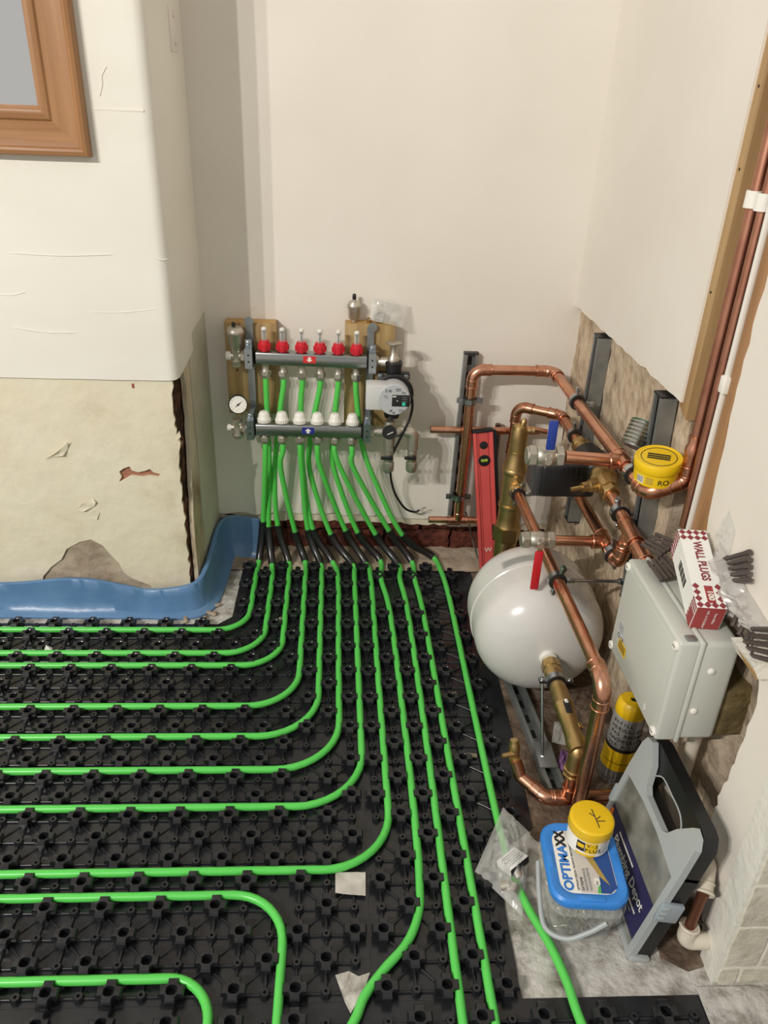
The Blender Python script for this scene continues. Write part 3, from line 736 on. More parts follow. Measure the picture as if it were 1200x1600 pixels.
# right end: top isolating valve, union, and lower tee set with thermometer and two drain cocks
p = V((.124, 2.04, ZT(.124)+.008))
tv = MB().lathe(V((.085, YT, ZT(.08))), (1, -.25, .05), [(0, .011), (.012, .011), (.014, .0145), (.034, .0150), (.048, .017)], 22).lathe(p-V((-.006, 0, .034)), (0, 0, 1), [(0, .016), (.026, .0165), (.040, .0165), (.046, .014), (.052, .010), (.075, .0085), (.078, .0100)], 22).build('isolating_valve', M_nickel, mf)
MB().hexn(V((.078, YT, ZT(.08))), (1, -.2, .0), .0, .012, .017).build('union_nut', M_nickel, tv)
MB().lathe(p+V((.006, 0, .044)), (0, 0, 1), [(0, .006), (.003, .018), (.005, .0215), (.008, .0215), (.009, .019)], 24).build('hand_wheel', M_nickel, tv)
MB().lathe(p-V((-.006, 0, .034)), (0, 0, -1), [(-.002, .018), (0, .025), (.012, .0265), (.014, .0250), (.020, .022)], 28).build('pump_union', M_nickel, tv)
z_ = ZBt(.1); p = V((.126, 2.012, z_-.001))
lt = MB().lathe(V((.078, YBm, z_)), (1, 0, 0), [(0, .012), (.010, .012), (.012, .0165), (.034, .0165), (.060, .018), (.086, .0155), (.090, .013)], 22).lathe(p, (0, 0, 1), [(-.06, .0150), (-.03, .0165), (.020, .0165), (.034, .014)], 22).build('tee_body', M_nickel, mf)
MB().hexn(V((.070, YBm, z_)), (1, 0, 0), .0, .012, .017).build('union_nut', M_nickel, lt); MB().hexn(V((.162, YBm, z_)), (1, 0, 0), 0, .008, .017).build('union_nut', M_nickel, lt)
el, _ = fillet([V((.168, YBm, z_)), V((.193, YBm, z_)), V((.193, YBm, z_-.05))], .015, 6)
MB().tube(el, .0165, 18).build('elbow', M_nickel, lt)
th = PY(608.5, 675.5, 1.985); td = V((0, -1, .15)).normalized()
MB().lathe(th, td, [(-.020, .012), (-.004, .012), (-.003, .0195), (.002, .0205), (.004, .0195)], 28).build('thermometer', M_blk, lt)
MB().tube([th+td*.0045+V((-.006, 0, -.006)), th+td*.0045+V((.010, 0, .002))], .0012, 5).build('thermometer_needle', M_white, lt)
for xx, yy, wx in ((.1265, 2.012, 0), (.1935, YBm, 1)):
    q = V((xx, yy, z_-.045))
    dc = MB().hexn(q, (0, 0, -1), 0, .010, .0165).lathe(q, (0, 0, -1), [(.010, .013), (.016, .0135), (.042, .0145), (.046, .012)], 20).hexn(q, (0, 0, -1), .046, .058, .0165).lathe(q, (0, 0, -1), [(.058, .0165), (.072, .0165), (.076, .014)], 20).build('drain_cock', M_nickel, mf)
    MB().rbox(q+V((-.006, -.020, -.027)), (.034, .006, .010), .002).lathe(q+V((.004, -.012, -.027)), (0, -1, 0), [(0, .006), (.010, .006)], 12).build('lever', M_blk, dc)
    MB().lathe(q, (0, 0, -1), [(.0762, .0125), (.078, .0125)], 16).build('cap_disc', M_stickblue if wx == 0 else M_nickel, dc)
# ------------------------------------------------------------------ pump on the manifold
pf = PY(616, 625.6, 1.955)
pu = thing('circulator_pump', (pf.x, 2.03, pf.z-.06), 'round-faced grey and black circulator pump at the right end of manifold', 'pump')
b = MB(); b.lathe(V((pf.x, 2.075, pf.z)), (0, -1, 0), [(0, .030), (.008, .048), (.045, .052), (.060, .050), (.066, .045)], 32); b.rbox((pf.x+.002, 2.045, pf.z+.040), (.088, .024, .020), .004)
b.lathe(V((pf.x, 2.035, pf.z)), (0, 0, 1), [(-.078, .020), (-.066, .022), (.066, .022), (.080, .024), (.084, .021)], 22); body = b.build('volute', M_blk, pu)
for sx in (-1, 1): MB().rbox((pf.x+.036*sx, 2.045, pf.z+.038), (.014, .026, .018), .003).build('flange_lug', M_galv, pu)
c0 = V((pf.x, 0, pf.z))
b = MB(); b.lathe(V((pf.x, 2.012, pf.z)), (0, -1, 0), [(0, .043), (.050, .0445), (.054, .0435), (.056, .041)], 40); face = b.build('motor_cover', M_pumpgrey, pu)
b = MB(); b.rbox((pf.x-.046, 1.985, pf.z+.004), (.060, .052, .070), .004); b.build('terminal_box', mat('pump_light_grey', C(206, 206, 204), .45), pu)
YF = 1.9555
b = MB(); b.rbox((pf.x+.018, YF, pf.z-.001), (.048, .003, .032), .001); dsp = b.build('display', M_ink, pu)
b = MB(); b.lathe((pf.x+.026, YF-.0016, pf.z-.010), (0, -1, 0), [(0, .0052), (.0006, .005)], 16); b.build('button', M_teal, dsp)
b = MB(); b.box((pf.x+.000, YF-.0016, pf.z+.011), (.010, .0004, .003)); b.lathe((pf.x+.008, YF-.0016, pf.z-.001), (0, -1, 0), [(0, .0017), (.0004, .0017)], 10); b.build('logo', M_white, dsp)
b = MB()
for i in range(3): b.box((pf.x+.028, YF-.0016, pf.z+.009-.006*i), (.014, .0003, .0016))
b.build('scale_mark', M_greyprint, dsp)
b = MB()
for dx, dz, sx, sz in ((-.012, .026, .008, .007), (-.008, -.030, .007, .007), (.0, -.036, .006, .006), (.010, .032, .014, .002), (.010, .029, .014, .0015), (.010, .026, .014, .0015), (-.022, .026, .004, .008), (-.024, .012, .010, .001), (-.024, .009, .008, .001), (-.02, .006, .008, .001), (.020, -.026, .016, .0012), (.020, -.029, .016, .0012), (.020, -.032, .012, .0012), (.022, .022, .004, .006), (.028, .020, .004, .005)):
    b.box((pf.x+dx, YF-.0002, pf.z+dz), (sx, .0004, sz))
b.build('face_print', M_greyprint, face)['kind'] = 'stuff'
cab = cr([PY(u, v, y) for u, v, y in ((634, 600, 2.01), (641, 612, 1.995), (644.5, 632, 1.99), (641, 652, 1.99), (634, 668, 1.99), (623, 690, 2.0), (613, 712, 2.02), (610, 738, 2.06), (614, 762, 2.08), (622, 780, 2.09), (634, 795, 2.10), (648, 800, 2.11), (655, 797, 2.11))], 6)
MB().tube(cab, .0036, 8).build('cable', M_cable, pu)
MB().tube(cr([cab[-3], cab[-1]+V((.012, 0, .008)), cab[-1]+V((.022, 0, .006))], 4), .0009, 5).tube(cr([cab[-3], cab[-1]+V((.010, 0, -.002)), cab[-1]+V((.016, -.004, .014))], 4), .0009, 5).build('bare_wire', M_copper, pu)
for rr in (.050, .053):
    ringp = [pf+V((math.cos(a)*rr, .052, math.sin(a)*rr)) for a in [math.radians(-60+12*q) for q in range(28)]]
    MB().tube(ringp, .0034, 8).build('coiled_cable', M_cable, pu)
# loose fittings on the right board
lv = PY(553, 503, 2.115); lv.z = .7585
t = thing('spare_air_vent', lv, 'loose nickel air vent standing on top of the timber board', 'fitting')
MB().lathe(lv, (0, 0, 1), [(0, .0075), (.006, .0075), (.007, .012), (.012, .016), (.036, .017), (.040, .0195), (.046, .0195), (.050, .0175), (.056, .014), (.057, .005), (.062, .004)], 24).build('body', M_nickel, t)
MB().lathe(lv, (0, 0, 1), [(.060, .005), (.070, .0055), (.074, .0048), (.076, .003)], 14).build('cap', M_blk, t)
lv = PY(577, 505, 2.112); lv.z = .7585
t = MB().lathe(lv, (0, 0, 1), [(0, .0065), (.002, .0075), (.011, .0075), (.012, .006), (.0118, .0045), (.003, .0045)], 16).build('brass_insert', M_brass); tag(t, 'tiny brass insert standing between spare vent and bagged fitting', 'fitting')
lv = PY(592, 497, 2.112); lv.z = .7585+.017
t = MB().lathe(lv+V((0, .012, 0)), (0, -1, 0), [(0, .015), (.020, .016), (.022, .0135), (.0215, .011), (.008, .010)], 24).build('bagged_fitting', M_nickel); tag(t, 'nickel ring fitting in a small clear bag on timber board', 'fitting')
def bag(name, base, height, thick, m, label, seed, n=18, parent=None, push=(0, 0, 1)):
    """crumpled polythene pouch: a wrinkled double sheet over four outline points"""
    q = [V(p) for p in base]; up = V(push)
    def fn(sgn):
        def f(u, v):
            p = q[0].lerp(q[1], u).lerp(q[3].lerp(q[2], u), v)
            e = (4*u*(1-u))**.6*(4*v*(1-v))**.6
            k = nz((u*3.3, v*3.3, seed), 1.6, seed)*.55+abs(nz((u*7, v*7, seed+2), 1.2, seed))*.35
            return p + up*(thick*e*(.75+k) if sgn > 0 else .0012) + V((nz((u*4, v*4, 9), 1.3, seed), nz((u*4, v*4, 5), 1.3, seed+1), 0))*height*e
        return f
    b = MB(); b.grid(fn(1), n, n); b.grid(fn(-1), n, n)
    o = b.build(name, m, parent, angle=24, fixn=False)
    if label: tag(o, label, 'plastic bag')
    return o
bag('fitting_bag', [PY(578, 500, 2.085), PY(628, 512, 2.085), PY(640, 478, 2.132), PY(580, 466, 2.132)], .004, .030, M_bag, 'small clear polythene bag draped on the right timber board', 5, push=(0, -.6, .6))

# ------------------------------------------------------------------ copper pipework helpers
def bead(mb, p, axis, r): mb.ring(p, axis, r, .0016, 20, 6); return mb
def copper_run(root, pts, r, bend, m=M_copper, sockets=True, skip=()):
    pts = [V(p) for p in pts]
    line, arcs = fillet(pts, bend, 8)
    MB().tube(line, r, 18).build('pipe', m, root, angle=70)
    for i, (arc, a, b_) in enumerate(arcs):
        if i in skip: continue
        L_ = .020; e = [arc[0]+a*L_, arc[0]+a*L_*.5]+arc+[arc[-1]+b_*L_*.5, arc[-1]+b_*L_]
        mb = MB().tube(e, r+.0022, 18); bead(mb, e[0], a, r+.0022); bead(mb, e[-1], b_, r+.0022); bead(mb, arc[0], a, r+.0017); bead(mb, arc[-1], b_, r+.0017)
        mb.build('elbow', m, root, angle=70)
def tee(root, p, ax, br, r, m=M_copper, L_=.030):
    p, ax, br = V(p), V(ax).normalized(), V(br).normalized()
    mb = MB().lathe(p-ax*L_, ax, [(0, r+.0024), (2*L_, r+.0024)], 18).lathe(p, br, [(0, r+.0024), (L_, r+.0024)], 18)
    bead(mb, p-ax*L_, ax, r+.0022); bead(mb, p+ax*L_, ax, r+.0022); bead(mb, p+br*L_, br, r+.0022)
    return mb.build('tee', m, root, angle=50)
def clamp(root, p, axis, lug, r, rod=None, rodm=M_zinc):
    """lined two-piece pipe clip with bolt lugs; optional rod to the wall rail"""
    p, axis, lug = V(p), V(axis).normalized(), V(lug).normalized(); other = axis.cross(lug)
    ring = MB().lathe(p-axis*.0075, axis, [(0, r+.0052), (.0, r+.0068), (.015, r+.0068), (.015, r+.0052)], 24, cap=False)
    R = Matrix((axis, lug, other)).transposed()
    for s_ in (-1, 1):
        ring.box(p+lug*s_*(r+.0145), (.015, .017, .0024), R); ring.box(p+lug*s_*(r+.0145)+other*.004, (.015, .017, .0024), R)
    cl = ring.build('pipe_clamp', M_zinc, root)
    MB().lathe(p-axis*.0095, axis, [(0, r), (0, r+.0052), (.019, r+.0052), (.019, r)], 24, cap=False).build('rubber_lining', M_rubber, cl)
    for s_ in (-1, 1):
        q = p+lug*s_*(r+.0160)
        MB().lathe(q-other*.003, other, [(0, .0022), (.013, .0022)], 8).lathe(q+other*.005, other, [(0, .0052), (.0035, .0052), (.005, .004)], 12).build('bolt', M_zinc, cl)
    if rod is not None:
        rod = V(rod); d = (rod-p).normalized(); l = (rod-p).length
        MB().lathe(p, d, [(r+.006, .004), (l-.004, .004)], 10).hexn(p, d, r+.006, r+.024, .0065).hexn(p, d, l-.012, l-.003, .0085).build('hanger_rod', rodm, cl)
    return cl
def ball_valve(root, p, ax, L_, r, lever_dir, lever_n, lm, lever_len=.075, lever_from=0.):
    """compression ball valve: p centre, ax along the pipe"""
    p, ax = V(p), V(ax).normalized(); h = L_/2
    mb = MB().lathe(p, ax, [(-h*.55, r*1.2), (-h*.45, r*1.45), (-h*.2, r*1.55), (h*.2, r*1.55), (h*.45, r*1.45), (h*.55, r*1.2)], 24)
    mb.hexn(p, ax, -h, -h*.55, r*1.62).hexn(p, ax, h*.55, h, r*1.62).lathe(p, ax, [(-h*1.08, r*1.15), (-h*1.05, r*1.25), (-h, r*1.35)], 20).hexn(p, ax, -h*.12, h*.12, r*1.66)
    bv = mb.build('ball_valve', M_nickel, root)
    ld, ln = V(lever_dir).normalized(), V(lever_n).normalized(); sd = ld.cross(ln); R = Matrix((sd, ld, ln)).transposed()
    q = p+ln*r*1.6
    MB().lathe(p, ln, [(r, .006), (r*1.9, .006), (r*1.9, .0075), (r*2.25, .0075)], 12).build('stem', M_nickel, bv)
    c = p+ln*r*2.05+ld*(lever_from+lever_len/2)
    MB().rbox(c, (.019, lever_len, .0075), .003, R, 2).build('lever', lm, bv)
    return bv

# ------------------------------------------------------------------ rails (slotted channel)
def strut(a, b_, wide, depth_dir, depth, label, grp='slotted steel rails'):
    """open channel from a to b, back on the wall, lips facing the room"""
    a, b_, wd, dd = V(a), V(b_), V(wide).normalized(), V(depth_dir).normalized(); ax = (b_-a).normalized(); L_ = (b_-a).length
    t = thing('channel_rail', a, label, 'steel rail', grp)
    W, D, th = .041, depth, .0025
    prof = [(-W/2, 0), (W/2, 0), (W/2, D), (W/2-.009, D), (W/2-.009, D-.006), (W/2-.009+th, D-.006), (W/2-.009+th, D-th), (W/2-th, D-th), (W/2-th, th), (-W/2+th, th), (-W/2+th, D-th), (-W/2+.009-th, D-th), (-W/2+.009-th, D-.006), (-W/2+.009, D-.006), (-W/2+.009, D), (-W/2, D)]
    mb = MB(); n_ = len(prof)
    for e in (a, b_):
        for u, v in prof: mb.v.append(e+wd*u+dd*v)
    for i in range(n_): mb.f.append((i, (i+1) % n_, n_+(i+1) % n_, n_+i))
    mb.build('channel', M_galv, t, angle=30)
    sl = MB(); k_ = .03; R = Matrix((wd, ax, dd)).transposed()
    while k_ < L_-.02:
        sl.rbox(a+ax*k_+dd*(th+.0003), (.012, .026, .0008), .0003, R, 1); k_ += .05
    o = sl.build('slot', M_ink, t); o['kind'] = 'stuff'
    for e in (a, b_):
        s_ = 1 if e is a else -1
        MB().box(e+dd*D/2+ax*s_*.001, (.0412, .004, D+.001), R).build('end_cap', M_blk, t)
    return t
strut((.349, YB, .12), (.357, YB, .675), (1, 0, 0), (0, -1, 0), .022, 'upright slotted steel rail on the back wall behind copper riser')
sr1 = strut((.658, 1.870, .28), (.658, 1.872, .802), (0, 1, 0), (-1, 0, 0), .034, 'upright slotted rail on bare wall nearest the back corner')
sr2 = strut((.658, 1.395, .335), (.658, 1.440, .802), (0, 1, 0), (-1, 0, 0), .034, 'upright slotted rail on bare wall behind yellow tin')
strut((.462, 1.14, .004), (.420, 1.66, .004), (1, .08, 0), (0, 0, 1), .021, 'slotted steel rail lying on the floor under white tank')

# ------------------------------------------------------------------ run A : back wall riser -> along right wall -> up the chase
R28 = .0142; R22 = .0108
zA, xA, yA = .648, .585, 2.066
xR1, xR2, xR3 = .654, .651, .6435
yR1 = PX(1146, 450, xR1).y; yR2 = PX(1162, 450, xR2).y; yR3 = PX(1172, 450, xR3).y
t = thing('copper_pipe_run', (.352, yA, .15), 'copper pipe rising on back wall then running along right wall above the pumps', 'copper pipe', 'copper pipework')
copper_run(t, [(.352, yA, .165), (.357, yA, .645), (xA, yA, .645), (xA, yR1+.004, zA), (xR1, yR1+.002, .676), (xR1, yR1, .74)], R28, [.03, .03, .022, .020])
copper_run(t, [(xR1, yR1, .73), (xR1, yR1+.002, 2.5)], R22, .03, M_copper2)
MB().lathe((xR1, yR1, .735), (0, 0, 1), [(0, R28+.0018), (.012, R28+.0018), (.018, R22+.002), (.034, R22+.002)], 18).build('reducer', M_copper, t)
copper_run(t, [(.25+.012, yA, .166), (.42, yA, .166)], R22, .02); tee(t, (.352, yA, .166), (1, 0, 0), (0, 0, 1), R22, L_=.026)
MB().lathe((.262, yA, .166), (-1, 0, 0), [(0, R22-.0015), (.0005, R22-.0015)], 16).build('open_end', M_ink, t)
clamp(t, PY(734, 626, yA), (0, 0, 1), (1, 0, 0), R28); clamp(t, PY(716, 776, yA), (0, 0, 1), (1, 0, 0), R28)
clamp(t, (xA, PX(903, 622, xA).y, zA-.001), (0, 1, 0), (-.2, 0, 1), R28, (.63, PX(903, 622, xA).y, zA-.01))
yt = PX(973, 722, xA).y
tee(t, (xA, yt, zA), (0, 1, 0), (-1, 0, 0), R28)
clamp(t, (xA, yt-.062, zA), (0, 1, 0), (-.2, 0, 1), R28, (.63, yt-.062, zA))
copper_run(t, [(xA, yt, zA), (.46, yt, zA+.008)], R28, .02)
ball_valve(t, (.418, yt, zA+.010), (1, 0, 0), .074, R28, (0, 0, 1), (0, -1, 0), M_bluelever, .064, .026)

# ------------------------------------------------------------------ run B : stub on back wall, riser loop to the black pump
t = thing('copper_pipe_run', (.40, 2.098, .44), 'copper pipe loop crossing the back wall behind the brass separator', 'copper pipe', 'copper pipework')
copper_run(t, [(.252, 2.100, .450), (.575, 2.100, .450)], R22, .02)
MB().lathe((.252, 2.100, .450), (-1, 0, 0), [(0, R22-.0015), (.0005, R22-.0015)], 16).build('open_end', M_ink, t)
copper_run(t, [(.487, 2.055, .16), (.490, 2.055, .545), (.600, 1.985, .545), (.600, 1.79, .543)], R28-.001, [.028, .028])
mb = MB(); bead(mb, (.489, 2.055, .43), (0, 0, 1), R28+.001); bead(mb, (.489, 2.055, .40), (0, 0, 1), R28+.001); mb.lathe((.489, 2.055, .40), (0, 0, 1), [(0, R28+.0012), (.03, R28+.0012)], 18); mb.build('coupling', M_copper, t)
yc = PX(897, 682, .60).y; clamp(t, (.600, yc, .544), (0, 1, 0), (-.2, 0, 1), R28-.001, (.63, yc, .535))

# ------------------------------------------------------------------ brass air separator
sp = V((.472, 1.915, .10))
t = thing('air_separator', sp, 'tall brass air separator standing behind the white tank', 'separator')
MB().lathe(sp, (0, 0, 1), [(0, .030), (.04, .032), (.088, .032), (.09, .0345)], 28).hexn(sp, (0, 0, 1), .09, .135, .0405).lathe(sp, (0, 0, 1), [(.135, .035), (.142, .0325), (.165, .031), (.195, .031), (.1951, .0335), (.200, .0345), (.206, .0335), (.2061, .0305), (.30, .0300), (.3001, .0335), (.306, .0355), (.314, .0355), (.318, .0335), (.3181, .0325), (.336, .0290), (.350, .0250), (.362, .0240), (.3621, .0255), (.368, .0255), (.3681, .0240), (.405, .0238), (.420, .0235), (.440, .018), (.446, .008)], 32).build('body', M_brass, t)
MB().lathe(sp+V((.006, -.004, .442)), (.12, 0, 1), [(0, .009), (.012, .009), (.018, .0065), (.021, .003)], 16).build('vent_cap', M_brass, t)
MB().lathe(sp+V((.012, 0, .425)), (1, -.1, .1), [(0, .008), (.018, .008), (.020, .0105), (.028, .0105)], 14).build('side_vent', M_brass, t)
MB().hexn(sp+V((.004, -.026, .262)), (.05, -1, 0), 0, .014, .026).lathe(sp+V((.004, -.026, .262)), (.05, -1, 0), [(.014, .020), (.020, .020)], 20).hexn(sp+V((.004, -.026, .262)), (.05, -1, 0), .020, .032, .0225).build('side_port', M_brass, t)
copper_run(t, [(.49, 1.93, .528), (.55, 1.925, .52)], .007, .01)

# ------------------------------------------------------------------ run C : separator -> down the front past the tank to the floor
xC = .4765
t = thing('copper_pipe_run', (xC, 1.06, 0), 'large copper pipe sloping over the white tank and dropping to the floor', 'copper pipe', 'copper pipework')
zC = lambda y: .352+.026*min(1, (1.88-y)/.45)
copper_run(t, [(xC, 1.870, .360), (xC, 1.062, .381), (xC+.004, 1.068, .012)], R28, .034)
for (u, v) in ((808, 780), (871, 905)):
    y_ = PX(u, v, xC).y; z_ = .360+.021*(1.87-y_)/.81
    clamp(t, (xC, y_, z_), (0, 1, -.02), (.25, 0, 1), R28, (.628, y_, z_-.002))

# ------------------------------------------------------------------ black pump on the right wall with brass valves, run D, run E
yp = 1.68
t = thing('heating_pump', (.56, yp, .44), 'black boxy circulator pump on the right wall below blue lever valve', 'pump')
MB().rbox((.530, yp-.02, .520), (.135, .095, .085), .010, None, 3).build('motor', M_blk, t)
MB().rbox((.458, yp-.02, .518), (.018, .088, .078), .005).build('control_face', mat('pump_dark_grey', C(58, 58, 60), .4), t)
MB().lathe((.600, yp+.055, .540), (0, -1, 0), [(0, .022), (.010, .034), (.055, .040), (.12, .034), (.13, .024)], 24).build('volute', M_blk, t)
MB().hexn((.600, yp+.112, .543), (0, -1, 0), 0, .022, .023).lathe((.600, yp+.112, .543), (0, -1, 0), [(.022, .020), (.062, .020)], 20).build('inlet_nut', M_brass, t)
mb = MB()
for q in range(4): mb.rbox((.520+.012*q, yp-.069, .548-.0*q), (.006, .004, .03), .001)
mb.build('cooling_rib', M_blk, t)
xD = .600
t = thing('copper_pipe_run', (xD, 1.31, .48), 'copper pipe from the brass pump valve down to the wall plugs', 'copper pipe', 'copper pipework')
dD = V((0, -1, -.085)).normalized()
pD = V((xD, 1.50, .530))
mb = MB().lathe(V((xD, 1.590, .541)), (0, -1, -.05), [(-.03, .022), (-.01, .030), (0, .033), (.010, .033), (.016, .026), (.040, .0225), (.055, .0225)], 26).hexn(V((xD, 1.590, .541)), (0, -1, -.05), .055, .078, .0215)
mb.build('pump_valve', M_brass, t)
MB().lathe(V((xD-.01, 1.565, .540)), (-1, -.2, -.12), [(0, .015), (.030, .015), (.032, .012), (.048, .012), (.049, .0055), (.075, .005)], 16).build('valve_spindle', M_brass, t)
copper_run(t, [V((xD, 1.53, .537)), V((xD, 1.255, .508))], R28, .02)
yq = PX(968, 802, xD).y; clamp(t, (xD, yq, .526), dD, (-.2, 0, 1), R28, (.628, yq, .523))
ytD = PX(985, 835, xD).y
tee(t, (xD, ytD, .520), dD, (-.15, 0, -1), R28, L_=.036); tee(t, (xD, 1.30, .512), dD, (0, 0, -1), R28, L_=.026)
xE, zE = .585, .447
t2 = thing('copper_pipe_run', (xE, 1.36, .43), 'copper pipe under the black pump with red lever valve branch', 'copper pipe', 'copper pipework')
yE = PX(964, 885, xE).y
copper_run(t2, [(xE+.004, 1.74, zE-.006), (xE, yE, zE), (xE+.008, ytD-.005, .500)], R28-.001, .018)
mb = MB(); bead(mb, V((xE+.006, ytD, .490)), (0, 0, 1), R28+.0022); mb.lathe((xE+.004, yE+.006, zE+.02), (.05, .0, 1), [(0, R28+.0022), (.012, R28+.0022)], 18); mb.build('socket', M_copper, t2)
ytE = PX(946, 845, xE).y
tee(t2, (xE, ytE, zE), (0, 1, 0), (-1, 0, 0), R28-.001)
clamp(t2, (xE, PX(957, 866, xE).y, zE), (0, 1, 0), (-.2, 0, 1), R28-.001, (.628, PX(957, 866, xE).y, zE))
copper_run(t2, [(xE, ytE, zE), (.46, ytE, zE+.002)], R22+.001, .02)
ball_valve(t2, (.432, ytE, zE+.003), (1, 0, 0), .072, R22+.002, (0, 0, -1), (0, -1, 0), M_redlever, .100, .014)
# small lower elbow poking out near the plug box
t = thing('copper_pipe_run', (.655, 1.18, .55), 'short bright copper stub behind the wall plug carton', 'copper pipe', 'copper pipework')
copper_run(t, [(.610, 1.245, .508), (.668, 1.235, .545), (.690, 1.246, .60)], R28-.002, [.018])

# ------------------------------------------------------------------ white expansion tank
tc = V((.474, 1.545, .1815)); tr = .1560
t = thing('expansion_tank', (tc.x, tc.y, .025), 'round white expansion tank lying beside the right wall', 'tank')
prof = []
hl = .055
for i in range(25):
    a = math.pi/2*i/24; prof.append((-hl-.108*math.cos(a), tr*math.sin(a)**.82))
for i in range(25):
    a = math.pi/2*i/24; prof.append((hl+.108*math.sin(a), tr*math.cos(a)**.82))
prof[0] = (prof[0][0], .002); prof[-1] = (prof[-1][0], .002)
body = MB().lathe(tc, (0, -1, 0), prof, 64).build('shell', M_tank, t, angle=60)
MB().lathe(tc+V((0, .0, 0)), (0, -1, 0), [(-.006, tr), (-.004, tr+.0022), (.004, tr+.0022), (.006, tr)], 64, cap=False).build('seam_band', M_tank, t)
ap = tc+V((0, -hl-.108, 0))
MB().lathe(ap+V((0, .006, 0)), (0, -1, 0), [(-.004, .034), (.0, .033), (.004, .024), (.006, .020), (.016, .0195), (.017, .016)], 28).build('port_collar', M_white, t)
# rating label curved on the shell
lb = MB(); lb.grid(lambda u, v: tc+V((math.sin(math.radians(-34+44*u))*(tr+.0025), .012+.026*(1-v), math.cos(math.radians(-34+44*u))*(tr+.0012))), 14, 2)
lab = lb.build('rating_label', mat('silver_label', C(176, 176, 172), .45), t, fixn=False)
for j in range(4):
    lp = MB(); lp.grid(lambda u, v: tc+V((math.sin(math.radians(-32+(24 if j % 2 else 34)*u))*(tr+.0032), .016+.0050*j+.0012*v, math.cos(math.radians(-32+(24 if j % 2 else 34)*u))*(tr+.0020))), 10, 1); lp.build('label_print', M_greyprint, lab, fixn=False)


# ------------------------------------------------------------------ brass vessel valve chain and floor tee
xv = .4745
p0 = ap+V((0, -.010, 0))
t = thing('vessel_valve_set', (xv, 1.11, .01), 'brass valve chain joining the tank port to copper floor tee', 'valve set')
ch_ = [V((p0.x, p0.y, p0.z)), V((xv-.002, 1.300, .184)), V((xv, 1.220, .177)), V((xv, 1.105, .168))]
d1 = (ch_[3]-ch_[0]).normalized()
MB().lathe(p0, d1, [(0, .013), (.010, .013)], 20).hexn(p0, d1, .008, .030, .0225).lathe(p0, d1, [(.030, .018), (.036, .021), (.052, .020), (.060, .0165), (.075, .0165)], 22).build('coupling', M_brass, t)
pc = p0+d1*.066
clamp(t, pc, d1, (1, 0, 0), .0150)
MB().lathe(p0+d1*.078, d1, [(0, .0165), (.012, .0185), (.030, .0195), (.055, .0195), (.060, .0215), (.066, .0215), (.070, .0195), (.140, .0185), (.160, .0200), (.170, .0205), (.190, .0180)], 26).build('lockshield_body', M_brass, t)
pw = p0+d1*.165
sx_, sy_, sz_ = frame_of(d1, (0, 0, 1))
R = Matrix((sx_.cross(d1)*-1, d1, sx_)).transposed()
MB().rbox(p0+d1*.158+sx_*.0175-V((.0, 0, 0)), (.013, .044, .006), .002, R).build('window', M_ink, t)
MB().tube([p0+d1*.145+sx_*.021, p0+d1*.152+sx_*.022], .004, 8).build('window_mark', M_white, t)
MB().lathe(p0+d1*.205+V((.012, 0, 0)), V((.6, 0, .8)), [(0, .0085), (.012, .0085), (.013, .006)], 6).build('test_plug', M_brass, t)
e0 = p0+d1*.262; line, _ = fillet([p0+d1*.225, e0, e0+V((-.001, .0, -.055))], .017, 8)
MB().tube(line, .0185, 20).build('elbow', M_brass, t)
q = e0+V((-.001, 0, -.048)); MB().hexn(q, (0, 0, -1), 0, .010, .0225).lathe(q, (0, 0, -1), [(.010, .018), (.014, .018)], 20).hexn(q, (0, 0, -1), .014, .022, .0215).build('nut', M_brass, t)
yF = e0.y
t2 = thing('copper_pipe_run', (xv, yF, 0), 'copper floor tee with drain cock below the white tank', 'copper pipe', 'copper pipework')
copper_run(t2, [q+V((0, 0, -.018)), V((xv, yF, .032))], R28, .02); tee(t2, (xv, yF, .034), (1, 0, 0), (0, 0, 1), R28, L_=.032)
dcp = PZ(806, 1180, .085)
copper_run(t2, [V((.655, yF+.004, .034)), V((.425, yF, .034)), V((dcp.x+.012, yF+.050, .040)), V((dcp.x, dcp.y-.002, .074))], R28-.0005, [.026, .010], skip=(1,))
MB().lathe(dcp-V((0, 0, .016)), (-.10, .25, 1), [(0, .012), (.008, .013), (.010, .010), (.024, .011), (.034, .0125), (.040, .010), (.050, .009), (.051, .006)], 16).build('drain_cock', M_brass, t2)
MB().lathe(dcp+V((-.004, 0, .004)), (-1, -.15, -.1), [(0, .007), (.012, .007), (.013, .0055), (.026, .0055), (.027, .004)], 12).build('drain_outlet', M_brass, t2)
rd0 = pc+V((-.030, 0, -.004)); rd1 = V((.448, 1.225, .012))
rod = MB().lathe(rd1, rd0-rd1, [(0, .0035), ((rd0-rd1).length, .0035)], 10).hexn(rd1, rd0-rd1, .008, .018, .007).build('support_rod', M_zinc, t)
MB().rbox((.455, 1.235, .0275), (.040, .075, .004), .001).build('base_plate', M_galv, t)

